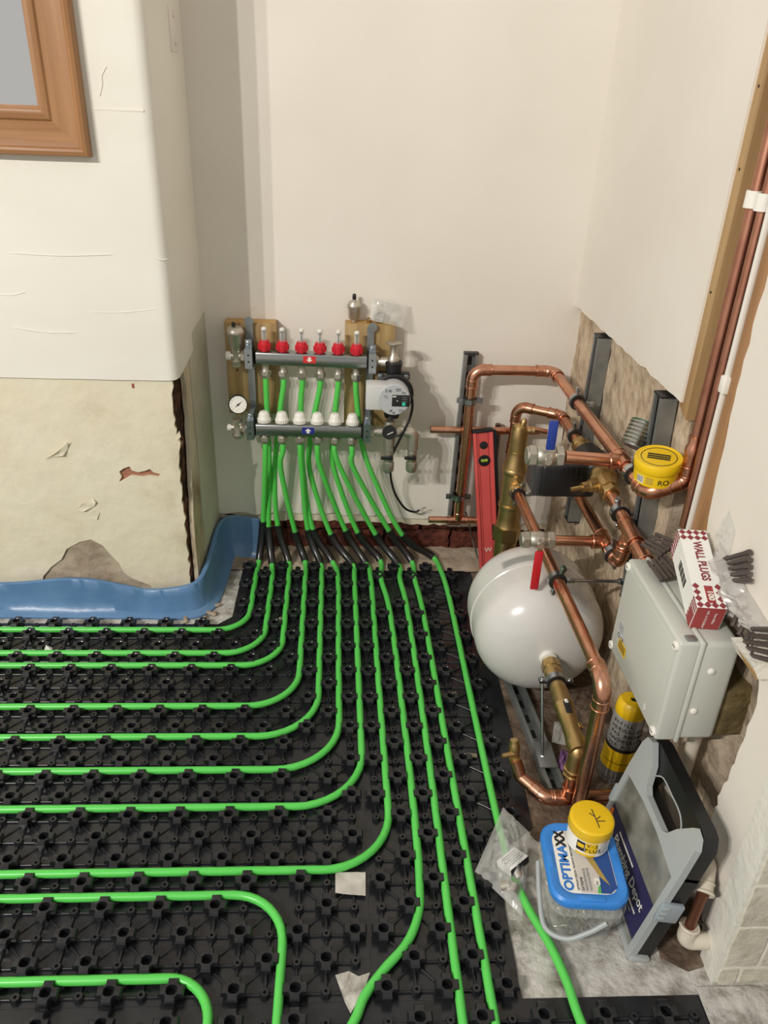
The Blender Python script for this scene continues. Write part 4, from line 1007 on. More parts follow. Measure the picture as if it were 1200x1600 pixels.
# ------------------------------------------------------------------ spirit level, loose angle and rod by the back wall
top = PY(754, 674, 2.068); bot = PY(764, 893, 2.035)
d_ = (bot-top).normalized(); s_ = V((1, 0, 0)); s_ = (s_-d_*s_.dot(d_)).normalized(); n_ = d_.cross(s_)
if n_.y > 0: n_ = -n_
R = Matrix((s_, d_, n_)).transposed(); L_ = (bot-top).length; md = (top+bot)/2
t = thing('spirit_level', bot, 'red spirit level leaning upright against the back wall', 'spirit level')
MB().box(md, (.046, L_, .016), R).build('web', M_redlevel, t)
for sg in (-1, 1):
    MB().rbox(md+s_*sg*.0245, (.009, L_, .024), .002, R).build('flange', M_redlevel, t)
    MB().box(md+s_*sg*.014, (.0012, L_, .0176), R).build('groove', mat('level_groove', C(150, 40, 44), .4), t)
MB().rbox(md+s_*.0345-n_*.004, (.012, L_, .018), .002, R).build('side_face', M_blk, t)
MB().rbox(top-d_*.003, (.062, .008, .026), .003, R).build('end_cap', M_blk, t)
v1 = top+d_*.040
MB().lathe(v1+n_*.004, n_, [(0, .012), (.0055, .012), (.006, .010)], 24).build('grip_hole', M_ink, t)
v2 = top+d_*.088
vr = MB().lathe(v2, n_, [(0, .0175), (.010, .0175), (.0105, .013), (.009, .0125)], 28).build('vial_ring', M_blk, t)
MB().lathe(v2+n_*.008-s_*.010, s_, [(0, .005), (.02, .005)], 12).build('vial', M_greenvial, vr)
v3 = top+d_*.325+s_*.024
vb = MB().rbox(v3+n_*.003, (.020, .052, .024), .003, R).build('side_vial_block', M_blk, t)
MB().lathe(v3-d_*.02+n_*.012, d_, [(0, .0065), (.040, .0065)], 12).build('vial', M_greenvial, vb)
text('W', .022, top+d_*.385+n_*.0088-s_*.012, s_, -d_, M_white, t)
o = MB(); o.box((.462, 2.118, .235), (.004, .014, .46)); o.box((.455, 2.124, .235), (.014, .003, .46)); tag(o.build('metal_angle', M_zinc), 'thin bright metal angle standing beside the red level', 'metal strip')
o = MB().tube([PY(728, 800, 2.09), PZ(746, 872, .012)], .0028, 8).build('threaded_rod', M_zinc); tag(o, 'thin steel rod leaning below the copper tee by red level', 'rod')

# ------------------------------------------------------------------ solder reel and flux tin on the upper pipe
so = V((.606, 1.462, .676)); sd = V((.30, .28, .62)).normalized()
t = thing('solder_reel', so, 'reel of bright solder wire tucked behind copper pipe', 'solder reel')
for k in range(12):
    MB().ring(so+sd*(.004+.0042*k), sd, .0265-.003*math.sin(k/11*math.pi)*0+(.0012 if k % 2 else 0), .0023, 26, 6).build('wire_turn', M_solder, t)
MB().lathe(so, sd, [(0, .0245), (.054, .0245)], 24).build('core', M_galv, t)
MB().lathe(so, sd, [(.054, .0285), (.0565, .0285)], 28).build('end_disc', mat('reel_green', C(64, 96, 72), .4), t)
tn = V((.607, 1.330, .669)); td = V((-.10, -.12, 1)).normalized(); xx, yy, zz = frame_of(td, (0, -1, 0))
t = thing('flux_tin', tn, 'yellow round flux tin sitting on the upper copper pipe', 'tin')
MB().lathe(tn, td, [(0, .0405), (.002, .0425), (.028, .0425), (.029, .0415)], 40).build('tin_body', M_yellowtin, t)
ld = MB().lathe(tn, td, [(.028, .0440), (.030, .0450), (.046, .0450), (.0485, .0435), (.0485, .0405), (.0475, .0395)], 40).build('lid', M_yellowtin, t)
MB().ring(tn+td*.0478, td, .033, .0008, 36, 4).build('lid_ring', M_ink, ld)
bx = (V((1, -.45, 0))); bx = (bx-td*bx.dot(td)).normalized(); by = td.cross(bx)
Rl = Matrix((bx, by, td)).transposed()
for j in (-1, 0, 1): MB().box(tn+td*.0482+by*.0075*j, (.042, .0042, .0006), Rl).build('lid_print', M_ink, ld)
def wrap_text(s, size, base, axis, r, ang0, h, m, parent, hint, step=None, flip=1):
    """letters set round a cylinder"""
    x_, y_, z_ = frame_of(axis, hint); a = ang0
    for chx in s:
        d_ = x_*math.cos(a)+y_*math.sin(a); tg = (-x_*math.sin(a)+y_*math.cos(a))
        text(chx, size, V(base)+z_*h+d_*(r+.0003), tg, z_, m, parent, align='CENTER'); a += (step or size*.68)/r
hint = V((-.60, -1, 0))
def patch(base, axis, r, a0, a1, h0, h1, m, parent, hint, name='label_print', n=12):
    x_, y_, z_ = frame_of(axis, hint); mb = MB()
    mb.grid(lambda u, v: V(base)+z_*(h0+(h1-h0)*v)+(x_*math.cos(a0+(a1-a0)*u)+y_*math.sin(a0+(a1-a0)*u))*r, n, 1)
    return mb.build(name, m, parent, fixn=False)
bc = patch(tn, td, .0428, -.75, -.38, .006, .022, M_white, t, hint, 'barcode')
for k in range(9): patch(tn, td, .0430, -.73+.038*k, -.73+.038*k+(.012 if k % 3 else .022), .008, .021, M_ink, bc, hint, 'bar', 2)
for k in range(5): patch(tn, td, .0428, -.28, .05+.02*(k % 2), .008+.0032*k, .0098+.0032*k, M_gold, t, hint, 'small_print', 6)
wrap_text('RO', .016, tn, td, .0427, .36, .014, M_ink, t, hint)

# ------------------------------------------------------------------ timbers, risers, trunking in the chase
def jog(y, z): return y
t = thing('timber_post', (.68, 1.35, .78), 'rough timber post set upright in the wall beside the chase', 'timber')
pL, pR = PX(1104, 450, .645).y, PX(1121, 450, .645).y
b = MB(); b.hexa([(.645, pL, .800), (.645, pR+.004, .785), (.730, pR+.004, .778), (.730, pL, .795)], [(.645, pL+.002, 2.6), (.645, pR, 2.6), (.730, pR, 2.6), (.730, pL+.002, 2.6)])
b.build('post', M_post, t, angle=15)
for z_ in (1.02, 1.22, 1.34): MB().lathe((.6450, (pL+pR)/2, z_), (-1, 0, 0), [(0, .0025), (.0008, .0025)], 8).build('nail_hole', M_ink, t)
t = MB(); t.hexa([(.646, 1.130, .56), (.70, 1.130, .56), (.70, yR3-.006, .56), (.646, yR3-.006, .56)], [(.646, 1.190, 2.6), (.70, 1.190, 2.6), (.70, yR3-.006, 2.6), (.646, yR3-.006, 2.6)]); tag(t.build('timber_batten', M_batten), 'brown timber batten at the near side of the wall chase', 'timber')
t = MB(); t.tube([(xR2, yR2, .60), (xR2, yR2, 2.5)], R22-.002, 16); tag(t.build('riser_pipe', M_copper2), 'dull copper riser tucked in the chase beside white trunking', 'copper pipe', 'copper pipework')
t = MB(); t.rbox((xR3, yR3, 1.60), (.009, .009, 2.0), .002); trk = tag(t.build('cable_trunking', M_white), 'slim white cable trunking running up the wall chase', 'trunking')
t = MB(); t.rbox((xR3+.001, yR3, .895), (.016, .020, .030), .003); tag(t.build('trunking_clip', M_white), 'small white clip on the cable trunking', 'clip')
c_ = PX(1183, 310, .665)
t = MB(); t.lathe(V((xR1, yR1, c_.z-.013)), (0, 0, 1), [(0, .0112), (0, .0160), (.026, .0160), (.026, .0112)], 24, cap=False); t.lathe(V((xR2, yR2, c_.z-.013)), (0, 0, 1), [(0, .0102), (0, .0150), (.026, .0150), (.026, .0102)], 24, cap=False); t.rbox(V((.672, (yR1+yR2)/2, c_.z)), (.02, .05, .024), .003)
tag(t.build('double_pipe_clip', M_white), 'white double pipe clip holding both risers near the top right', 'clip')

# ------------------------------------------------------------------ grey enclosure
ex0, ex1, ey0, ey1, ez0, ez1 = .536, .640, .955, 1.212, .349, .556
t = thing('electrical_enclosure', ((ex0+ex1)/2, (ey0+ey1)/2, ez0), 'grey plastic electrical enclosure mounted on the right wall', 'enclosure')
cy_, cz_ = (ey0+ey1)/2, (ez0+ez1)/2
MB().rbox(((ex0+.034+ex1)/2, cy_, cz_), (ex1-ex0-.034, ey1-ey0, ez1-ez0), .010, None, 3).build('back_box', M_grey, t)
lid = MB().rbox((ex0+.018, cy_, cz_), (.036, ey1-ey0+.002, ez1-ez0+.002), .006, None, 3).build('lid', M_grey, t)
MB().rbox((ex0+.038, cy_, cz_), (.008, ey1-ey0+.007, ez1-ez0+.007), .003, None, 2).build('rim', M_grey, t)
MB().rbox((ex0+.0005, cy_, cz_), (.003, ey1-ey0-.026, ez1-ez0-.024), .001).build('lid_panel', M_grey, lid)
for yy_, zz_ in ((ey0+.010, ez0+.012), (ey0+.010, ez1-.012), (ey1-.010, ez0+.012), (ey1-.010, ez1-.012)):
    s_ = MB().lathe((ex0, yy_, zz_), (-1, 0, 0), [(-.002, .0085), (.003, .0085), (.0042, .0070)], 16).build('lid_screw', M_white, t)
    MB().box((ex0-.0043, yy_, zz_), (.0006, .010, .0022)).build('screw_slot', M_greyprint, s_)
MB().rbox((ex0+.022, ey0+.012, ez1+.001), (.018, .016, .006), .003).build('latch_notch', M_galv, t)
for zz_, xx_ in ((.50, .600), (.415, .590)): MB().lathe((xx_, ey0, zz_), (0, -1, 0), [(-.001, .006), (.002, .006), (.0035, .004)], 14).build('knockout_plug', M_white, t)
lx = ex0-.0014
MB().box((lx, 1.172, .413), (.0006, .028, .044)).build('rating_label', mat('pale_label', C(186, 190, 190), .5), lid)
MB().box((lx-.0003, 1.152, .392), (.0006, .040, .022)).build('warning_label', M_yellow, lid)
for k in range(4): MB().box((lx-.0008, 1.152, .399-.0042*k), (.0004, .034, .0018)).build('warning_print', M_ink, lid)
for k in range(5): MB().box((lx-.0006, 1.172, .431-.0035*k), (.0004, .022, .0009)).build('label_print', M_greyprint, lid)
MB().ring((lx-.0005, 1.176, .405), (1, 0, 0), .0055, .0007, 18, 4).build('label_mark', M_ink, lid)
text('CE', .011, (lx-.0006, 1.166, .405), (0, -1, 0), (0, 0, 1), M_ink, lid)
MB().slab([(0, -.010), (.006, 0), (0, .010), (-.006, 0)], [], (lx, 1.012, .372), (0, -1, 0), (0, 0, 1), 0, .0004).build('moulded_diamond', mat('pale_grey_relief', C(212, 214, 208), .4), lid)

# timber block behind the enclosure and white painted sill end
t = MB(); t.rbox((.672, 1.05, .400), (.060, .17, .100), .004); tag(t.build('timber_block', M_timberend), 'dark sawn timber block in the wall beside the grey enclosure', 'timber')
t = thing('sill_end', (.70, .88, .555), 'white painted board end under the brown wall plugs', 'board')
MB().hexa([(.622, .870, .556), (.70, .868, .556), (.70, .93, .556), (.618, .935, .556)], [(.606, .870, .584), (.70, .868, .594), (.70, .93, .594), (.602, .935, .584)]).build('painted_board', mat('cracked_white_paint', C(224, 220, 208), .6, bump=.5, bscale=60), t)
MB().hexa([(.6225, .871, .5555), (.6225, .934, .5555), (.611, .934, .575), (.6135, .871, .571)], [(.6200, .869, .5550), (.6200, .934, .5550), (.608, .934, .575), (.6115, .869, .571)]).build('bare_end', M_boardend, t)

# ------------------------------------------------------------------ wall plug carton
TL, TR_, NR, NL = PZ(1059.5, 826.8, .662), PZ(1097.8, 829.8, .662), PZ(1136.8, 952, .604), PZ(1089.5, 949, .604)
BNL, BNR = PZ(1076, 981, .5575), PZ(1113.5, 987, .5575)
BNR = NR+(BNL-NL); BL_far = TL+(BNL-NL); TR_ = TL+(NR-NL); BR_far = TR_+(BNL-NL); CEN = (TL+BNR)/2
t = thing('wall_plug_carton', (BNL+BNR+BL_far+BR_far)/4, 'white and dark red WALL PLUGS carton on top of grey enclosure', 'carton')
MB().hexa([BNL, BNR, BR_far, BL_far], [NL, NR, TR_, TL]).build('carton', M_cardw, t, angle=10)
def quad_on(A, B, Cc, D, u0, u1, v0, v1, m, name, lift=.0005, parent=None):
    """sub-rectangle on the face A->B (u) and A->D (v)"""
    f = lambda u, v: A.lerp(B, u).lerp(D.lerp(Cc, u), v)
    n_ = (B-A).cross(D-A).normalized(); n_ = n_ if n_.dot(f(.5, .5)-CEN) > 0 else -n_
    q = [f(u0, v0), f(u1, v0), f(u1, v1), f(u0, v1)]
    mb = MB(); mb.hexa([p for p in q], [p+n_*lift for p in q]); return mb.build(name, m, parent or t)
def diamonds(A, B, Cc, D, rows, nu, m, lift=.0005, skip=lambda u, v: False):
    f = lambda u, v: A.lerp(B, u).lerp(D.lerp(Cc, u), v); n_ = (B-A).cross(D-A).normalized(); n_ = n_ if n_.dot(f(.5, .5)-CEN) > 0 else -n_; mb = MB()
    for v0, v1, nv in rows:
        for j in range(nv):
            for i in range(nu+1):
                uc = (i+.5)/nu; vc = v0+(v1-v0)*(j+.5)/nv; hu = .5/nu; hv = (v1-v0)/nv/2
                if uc+hu > 1.01 or skip(uc, vc): continue
                q = [f(uc-hu, vc), f(uc, max(0, vc-hv)), f(min(1, uc+hu), vc), f(uc, min(1, vc+hv))]
                mb.hexa(q, [p+n_*lift for p in q])
    o = mb.build('checker_print', m, t); o['kind'] = 'stuff'; return o
# top face A=NL B=NR C=TR D=TL : v from near to far
dk = mat('plug_red', C(134, 52, 58), .6)
diamonds(NL, NR, TR_, TL, [(0, .30, 4), (.86, 1.0, 2)], 4, dk, skip=lambda u, v: v < .28 and .36 < u < .70 and v > .08)
quad_on(NL, NR, TR_, TL, .40, .68, .06, .27, M_cardr, 'count_badge')
quad_on(BNL, BNR, NR, NL, .02, .98, .0, 1.0, M_cardr, 'end_panel')
# left face: A=BL_far B=BNL C=NL D=TL
diamonds(BNL, BL_far, TL, NL, [(0.0, 1.0, 6)], 26, dk, skip=lambda u, v: .16 < u < .90)
quad_on(BNL, BL_far, TL, NL, .005, .12, .0, .55, M_cardr, 'corner_panel', .0004)
bc = quad_on(BNL, BL_far, TL, NL, .38, .70, .30, .72, M_white, 'barcode')
for k in range(12): quad_on(BNL, BL_far, TL, NL, .40+.024*k, .40+.024*k+(.012 if k % 3 else .018), .33, .69, M_ink, 'bar', .0009, bc)
fx = (NL-TL).normalized(); fy = (TR_-TL).normalized()
nT = (NR-NL).cross(TL-NL).normalized()
text('WALL PLUGS', .0195, TL.lerp(NL, .16).lerp(TR_.lerp(NR, .16), .54)+nT*.0006, fx, fy, dk, t, bold=.0006, sx=.72)
text('100', .013, TL.lerp(NL, .79).lerp(TR_.lerp(NR, .79), .55)+nT*.0012, fx, fy, M_white, t, bold=.0004)
nE = (BNR-BNL).cross(NL-BNL).normalized()
text('NO. 6-12 SCREW', .0052, NL.lerp(NR, .42).lerp(BNL.lerp(BNR, .42), .12)+nE*.0010, (BNL-NL), (NR-NL), M_white, t)
text('7mm DRILL', .0050, NL.lerp(NR, .70).lerp(BNL.lerp(BNR, .70), .22)+nE*.0010, (BNL-NL), (NR-NL), M_white, t)

# ------------------------------------------------------------------ brown wall plugs: strips of joined plugs
def plug_strip(c, xd, yd, n_, label, L_=.042, pitch=.0082):
    xd = V(xd).normalized(); yd = V(yd); yd = (yd-xd*yd.dot(xd)).normalized(); zd = xd.cross(yd); c = V(c)
    t = thing('wall_plug_strip', c, label, 'wall plugs', 'brown wall plugs')
    for k in range(n_):
        p = c+yd*pitch*(k-(n_-1)/2)+zd*.001*math.sin(k*2.1); d = (xd+yd*.05*(k-(n_-1)/2)/n_*2+zd*.02*math.cos(k*3)).normalized()
        q = MB().lathe(p-d*L_/2, d, [(0, .0028), (.004, .0036), (L_*.35, .0036), (L_*.4, .0032), (L_*.45, .0037), (L_*.9, .0040), (L_*.92, .0046), (L_, .0046)], 8).build('wall_plug', M_brown, t)
    for s_ in (-.25, .42):
        R = Matrix((xd, yd, zd)).transposed(); MB().box(c+xd*L_*s_, (.003, pitch*(n_-.2), .0024), R).build('runner', M_brown, t)
    return t
def strip_at(x, p0, p1, s0, s1, n_, label):
    a_, b_ = PX(*p0, x), PX(*p1, x-.004); c_, d_ = PX(*s0, x), PX(*s1, x-.004)
    plug_strip((a_+b_)/2, b_-a_, d_-c_, n_, label, (b_-a_).length, (d_-c_).length/(n_-1))
strip_at(.632, (1124, 892), (1170, 884), (1148, 869), (1150, 906), 5, 'brown wall plug strip lying highest against the white wall')
strip_at(.626, (1163, 952), (1150, 984), (1146, 960), (1180, 980), 4, 'brown wall plug strip between enclosure corner and white wall')
strip_at(.618, (1166, 1002), (1206, 1008), (1190, 978), (1186, 1022), 5, 'brown wall plug strip lowest, on white board end')
plug_strip(V((.585, 1.205, .592)), (.5, -.9, .05), (.8, .5, .35), 5, 'brown wall plug strip under the far end of carton', .05, .0095)
plug_strip(V((.578, 1.150, .574)), (.3, -1, -.25), (1, .2, .1), 5, 'brown wall plug strip on the enclosure behind the barcode', .05, .0095)
bag('plug_bag', [V((.634, 1.115, .575)), V((.634, .955, .575)), V((.638, .99, .640)), V((.638, 1.10, .66))], .006, .034, M_baggrey, 'crumpled clear bag against white wall behind the carton', 11, push=(-1, 0, .1))
bag('plug_bag', [V((.636, 1.00, .600)), V((.632, .90, .600)), V((.640, .89, .625)), V((.640, 1.00, .640))], .006, .030, M_baggrey, 'smaller clear bag beside the lowest brown wall plugs', 13, push=(-1, 0, .2))
bag('plug_bag', [V((.637, 1.120, .66)), V((.637, 1.06, .65)), V((.639, 1.065, .70)), V((.639, 1.10, .72))], .003, .010, M_bag, 'peak of clear film standing against the white wall', 17, push=(-1, 0, .1))

# ------------------------------------------------------------------ filler can behind the copper drop
cb = V((.600, 1.200, .004)); r_ = .0335; hint = V((-.45, -1, 0)); cx3 = V((.05, .02, 1)).normalized()
t = thing('filler_can', cb, 'yellow capped grey filler can standing by the right wall', 'can')
MB().lathe(cb, cx3, [(0, r_-.002), (.003, r_), (.175, r_), (.180, r_-.003)], 36).build('can_body', M_cangrey, t)
MB().lathe(cb, cx3, [(.018, r_+.0004), (.030, r_+.0004)], 36, cap=False).build('lower_band', M_cangrey, t)
MB().lathe(cb, cx3, [(.040, r_+.0006), (.092, r_+.0006)], 36, cap=False).build('yellow_band', M_yellow, t)
MB().lathe(cb, cx3, [(.092, r_+.0006), (.101, r_+.0006)], 36, cap=False).build('black_band', M_ink, t)
cp_ = MB().lathe(cb, cx3, [(.178, r_-.002), (.182, r_-.0005), (.205, r_-.002), (.212, r_-.008), (.213, .008), (.209, .006)], 36).build('cap', M_yellow, t)
MB().lathe(cb, cx3, [(.2095, .0058), (.2115, .0058)], 12).build('cap_hole', M_ink, cp_)
for k, s_ in enumerate(('REFILL', 'HERVULLEN', 'PAS RECHARGER', 'NACHFULLEN', 'VER A LLENAR')):
    wrap_text(s_, .0125, cb, cx3, r_+.0002, -.85, .166-.0145*k, M_ink, t, hint, .0076)
patch(cb, cx3, r_+.0010, -.9, .8, .060, .0615, M_ink, t, hint, 'band_line')
# white waste pipe: elbow pieces by the can
t = thing('condensate_pipe', (.635, 1.10, .10), 'white push-fit elbow with old copper pipe below the enclosure', 'pipe')
line, _ = fillet([V((.628, 1.165, .290)), V((.624, 1.135, .262)), V((.622, 1.085, .240))], .02, 6)
MB().tube(line, .0155, 18).ring(line[-1], line[-1]-line[-2], .0155, .003, 20, 6).build('upper_fitting', M_offwhite, t)
MB().tube([line[-1], V((.620, 1.03, .200))], .0108, 16).build('copper_length', M_copper2, t)
line2, _ = fillet([V((.620, 1.035, .202)), V((.620, 1.005, .180)), V((.632, .985, .10))], .02, 6)
MB().tube(line2, .0165, 18).ring(line2[0], line2[1]-line2[0], .0165, .003, 20, 6).build('lower_fitting', M_offwhite, t)
t = MB(); t.tube([(.648, 1.02, .0), (.648, 1.02, .33)], .012, 16); tag(t.build('waste_pipe', M_offwhite), 'upright white plastic pipe behind the organiser handle', 'pipe')

# ------------------------------------------------------------------ screw tub with blue lid
tb = V((.430, .886, 0)); rot = math.radians(-4); RX = Matrix.Rotation(rot, 3, 'Z')
def rrect(w_, d_, r, n_=5):
    out = []
    for cx0, cy0, a0 in ((w_/2-r, d_/2-r, 0), (-w_/2+r, d_/2-r, 90), (-w_/2+r, -d_/2+r, 180), (w_/2-r, -d_/2+r, 270)):
        for i in range(n_+1):
            a = math.radians(a0+90*i/n_); out.append((cx0+r*math.cos(a), cy0+r*math.sin(a)))
    return out
def loft(secs, c, R, cap0=True, cap1=True):
    mb = MB(); n_ = len(secs[0][0])
    for pts, z in secs:
        for p in pts: mb.v.append(V(c)+R @ V((p[0], p[1], z)))
    for j in range(len(secs)-1):
        for i in range(n_): mb.f.append((j*n_+i, j*n_+(i+1) % n_, (j+1)*n_+(i+1) % n_, (j+1)*n_+i))
    if cap0: mb.f.append(tuple(reversed(range(n_))))
    if cap1: mb.f.append(tuple((len(secs)-1)*n_+i for i in range(n_)))
    return mb
t = thing('screw_tub', tb, 'clear plastic tub of screws with a bright blue OPTIMAXX lid', 'tub')
W_, D_ = .132, .160
loft([(rrect(W_-.028, D_-.030, .02), .002), (rrect(W_-.012, D_-.014, .026), .088), (rrect(W_-.006, D_-.008, .028), .090), (rrect(W_-.004, D_-.006, .028), .116)], tb, RX, True, False).build('tub_wall', M_clear, t, angle=40)
loft([(rrect(W_+.003, D_+.003, .034), .092), (rrect(W_+.006, D_+.006, .034), .094), (rrect(W_+.001, D_+.001, .032), .112)], tb, RX, False, False).build('skirt', M_clear, t, angle=40)
for k in range(9):
    MB().box(tb+RX @ V((-.05+.0125*k, -D_/2-.001, .103)), (.0012, .003, .018), RX).build('skirt_rib', M_clear, t)
o_, i_ = rrect(W_+.004, D_+.004, .034), rrect(W_-.030, D_-.030, .024)
lid = loft([(rrect(W_+.001, D_+.001, .033), .112), (o_, .116), (o_, .126), (rrect(W_-.004, D_-.004, .031), .131), (rrect(W_-.022, D_-.022, .026), .131), (i_, .128)], tb, RX, True, True).build('lid', M_blue, t, angle=40)
for cxs, cys in ((-1, 0), (1, 0), (0, -1)):
    MB().rbox(tb+RX @ V((cxs*(W_/2-.006), cys*(D_/2-.006), .1305)), (.010 if cxs else .045, .010 if not cxs else .034, .004), .001, RX).build('lid_tab', M_blue, lid)
def on_lid(pts, z, m, name, par):
    mb = MB(); mb.slab(pts, [], tb+V((0, 0, z)), RX @ V((1, 0, 0)), RX @ V((0, 1, 0)), -.0004, 0); return mb.build(name, m, par)
lb = on_lid(rrect(W_-.034, D_-.034, .022), .1290, M_white, 'label', lid)
on_lid([(-.028, .062), (.012, .062), (.040, -.010), (.012, -.0615), (-.016, -.0615), (-.016, .03)], .1294, M_printgrey, 'label_silver', lb)
on_lid([(.012, .062), (.020, .062), (.022, -.0615), (.012, -.0615), (.024, -.020)], .1297, M_printgreen, 'label_green', lb)
on_lid([(.016, .062), (.034, .062), (.0475, .050), (.0475, -.050), (.034, -.0615), (.018, -.0615), (.022, -.02), (.014, .03)], .1299, M_printdark, 'label_blue', lb)
on_lid([(-.010, .055), (.0, .060), (.020, .0), (.036, -.046), (.022, -.030), (.004, .010)], .1302, M_gold, 'label_screw', lb)
on_lid([(.010, -.034), (.015, -.032), (.020, -.034), (.020, -.044), (.015, -.050), (.010, -.044)], .1302, M_white, 'label_shield', lb)
ux, uy = RX @ V((0, 1, 0)), RX @ V((-1, 0, 0))
text('OPTIMA', .0225, tb+RX @ V((-.034, -.059, .1296)), ux, uy, M_printblue, lb, bold=.0008, sx=1.10)
text('XX', .0235, tb+RX @ V((-.034, .0295, .1298)), ux, uy, M_ink, lb, bold=.0012, sx=.95)
text('OPTIMUM DESIGN. MAXIMUM PERFORMANCE', .0056, tb+RX @ V((-.019, -.058, .1300)), ux, uy, M_ink, lb, sx=.86)
for k, s_ in enumerate(('EXTREME', 'PERFORMANCE', 'WOODSCREWS')): text(s_, .0062, tb+RX @ V((-.011+.0068*k, -.058, .1300)), ux, uy, M_ink if k == 0 else M_greyprint, lb)
text('PZ2', .0050, tb+RX @ V((.0152, -.047, .1306)), ux, uy, M_ink, lb)
hp = cr([tb+RX @ V(p) for p in ((-W_/2-.004, .03, .085), (-W_/2-.006, -.02, .062), (-W_/2-.002, -.07, .045), (-W_/2+.03, -D_/2-.012, .048), (.0, -D_/2-.012, .068), (.028, -D_/2-.008, .090))], 8)
MB().tube(hp, .0045, 8).build('handle', M_frost2, t)
rnd = random.Random(3)
mb = MB()
for k in range(110):
    p = tb+RX @ V((rnd.uniform(-.042, .042), rnd.uniform(-.058, .058), rnd.uniform(.008, .058))); a = rnd.uniform(0, 6.3); d = V((math.cos(a), math.sin(a), rnd.uniform(-.5, .5))).normalized(); l = .026
    p = p-d*l*.5
    q = RX.transposed() @ (p-tb); e = RX.transposed() @ (p+d*l-tb)
    if max(abs(q.x), abs(e.x)) > .046 or max(abs(q.y), abs(e.y)) > .060 or min(q.z, e.z) < .005: continue
    mb.lathe(p, d, [(0, .0008), (.004, .0020), (l-.004, .0020), (l-.001, .0042), (l, .0040)], 6)
o = mb.build('loose_screws', M_screw, t); o['kind'] = 'stuff'
# pot on the lid
pb = V((.446, .926, .1325)); r_ = .0375; hint = V((-.25, -1, 0))
t = thing('jointing_pot', pb, 'white V-2 PLUS pot with a yellow screw lid on the blue tub', 'pot')
MB().lathe(pb, (0, 0, 1), [(0, r_-.004), (.004, r_), (.040, r_), (.044, r_-.002)], 40).build('pot_body', M_white, t)
ld = MB().lathe(pb, (0, 0, 1), [(.040, r_+.0015), (.042, r_+.0025), (.060, r_+.0015), (.0625, r_-.001), (.063, r_-.004)], 44).build('screw_lid', M_yellow, t)
for k in range(48):
    a = 2*math.pi*k/48
    if k % 2 == 0: pass
patch(pb, (0, 0, 1), r_+.0004, -.62, -.22, .014, .036, M_ink, t, hint, 'dark_label')
patch(pb, (0, 0, 1), r_+.0006, -.58, -.26, .022, .031, M_yellow, t, hint, 'brand_block')
patch(pb, (0, 0, 1), r_+.0004, -.20, .38, .012, .037, M_yellow, t, hint, 'yellow_label')
patch(pb, (0, 0, 1), r_+.0004, -.62, .30, .004, .009, M_yellow, t, hint, 'yellow_stripe')
wrap_text('V-2', .0105, pb, (0, 0, 1), r_+.0006, -.06, .031, M_ink, t, hint, .0068)
wrap_text('PLUS', .0120, pb, (0, 0, 1), r_+.0006, -.14, .019, M_ink, t, hint, .0078)
for k in range(6): patch(pb, (0, 0, 1), r_+.0004, .45, .95-.05*(k % 3), .034-.0045*k, .0352-.0045*k, M_greyprint, t, hint, 'small_print')
for p, q in (((.003, .016), (.006, -.024)), ((.006, -.010), (.020, -.010)), ((.004, .000), (-.004, .008)), ((.006, -.006), (.014, .0))):
    MB().tube([pb+V((p[0], p[1], .0632)), pb+V((q[0], q[1], .0632))], .0009, 5).build('pen_mark', M_ink, ld)

# ------------------------------------------------------------------ organiser case leaning on the wall
on = V((.500, .787, .004)); lean = math.atan2(.060, .290)
ey = V((0, 1, 0)); eu = V((math.sin(lean), 0, math.cos(lean))); ew = V((math.cos(lean), 0, -math.sin(lean)))   # along, up the face, into the body
t = thing('organiser_case', on, 'clear-fronted black Plumbing Depot organiser case leaning on wall', 'case')
W_, Hh, Th = .245, .300, .042
def F(a, u, w_=0.): return on+ey*a+eu*u+ew*w_
Rf = Matrix((ey, eu, ey.cross(eu))).transposed()
outl = [(0, 0), (W_, 0), (W_, .215), (W_-.004, .275), (W_-.012, .295), (W_-.030, .300), (W_-.060, .272), (W_-.072, .235), (W_-.085, .225), (.085, .225), (.072, .235), (.058, .262), (.030, .300), (.012, .296), (.002, .280), (0, .215)]
def case_slab(pts, w0, w1, m, name, par, holes=()):
    # outline in (along, up); thickness from w0 to w1 into the body
    mb = MB(); mb.slab(pts, holes, F(0, 0, w0), ey, eu, 0, 0, False); mb = MB()
    tr = tessellate_polygon([[V((p[0], p[1], 0)) for p in l] for l in [pts]+list(holes)]); fl = [p for l in [pts]+list(holes) for p in l]
    for w_ in (w0, w1):
        for p in fl: mb.v.append(F(p[0], p[1], w_))
    k_ = len(fl)
    for tri in tr: mb.f.append(tuple(tri)); mb.f.append(tuple(k_+i for i in reversed(tri)))
    q = 0
    for l in [pts]+list(holes):
        for i in range(len(l)): a, b_ = q+i, q+(i+1) % len(l); mb.f.append((a, b_, k_+b_, k_+a))
        q += len(l)
    return mb.build(name, m, par, angle=30)
win = [(.014, .014), (W_-.014, .014), (W_-.014, .200), (W_-.090, .210), (.090, .210), (.014, .200)]
fr = case_slab(outl, 0, .012, M_frost2, 'front_frame', t, [win])
case_slab([(p[0]*1.0, p[1]) for p in win], .0045, .0065, M_frost, 'clear_cover', t)
case_slab([(.004, .002), (W_-.004, .002), (W_-.004, .212), (.004, .212)], .014, Th, M_blk, 'body', t)
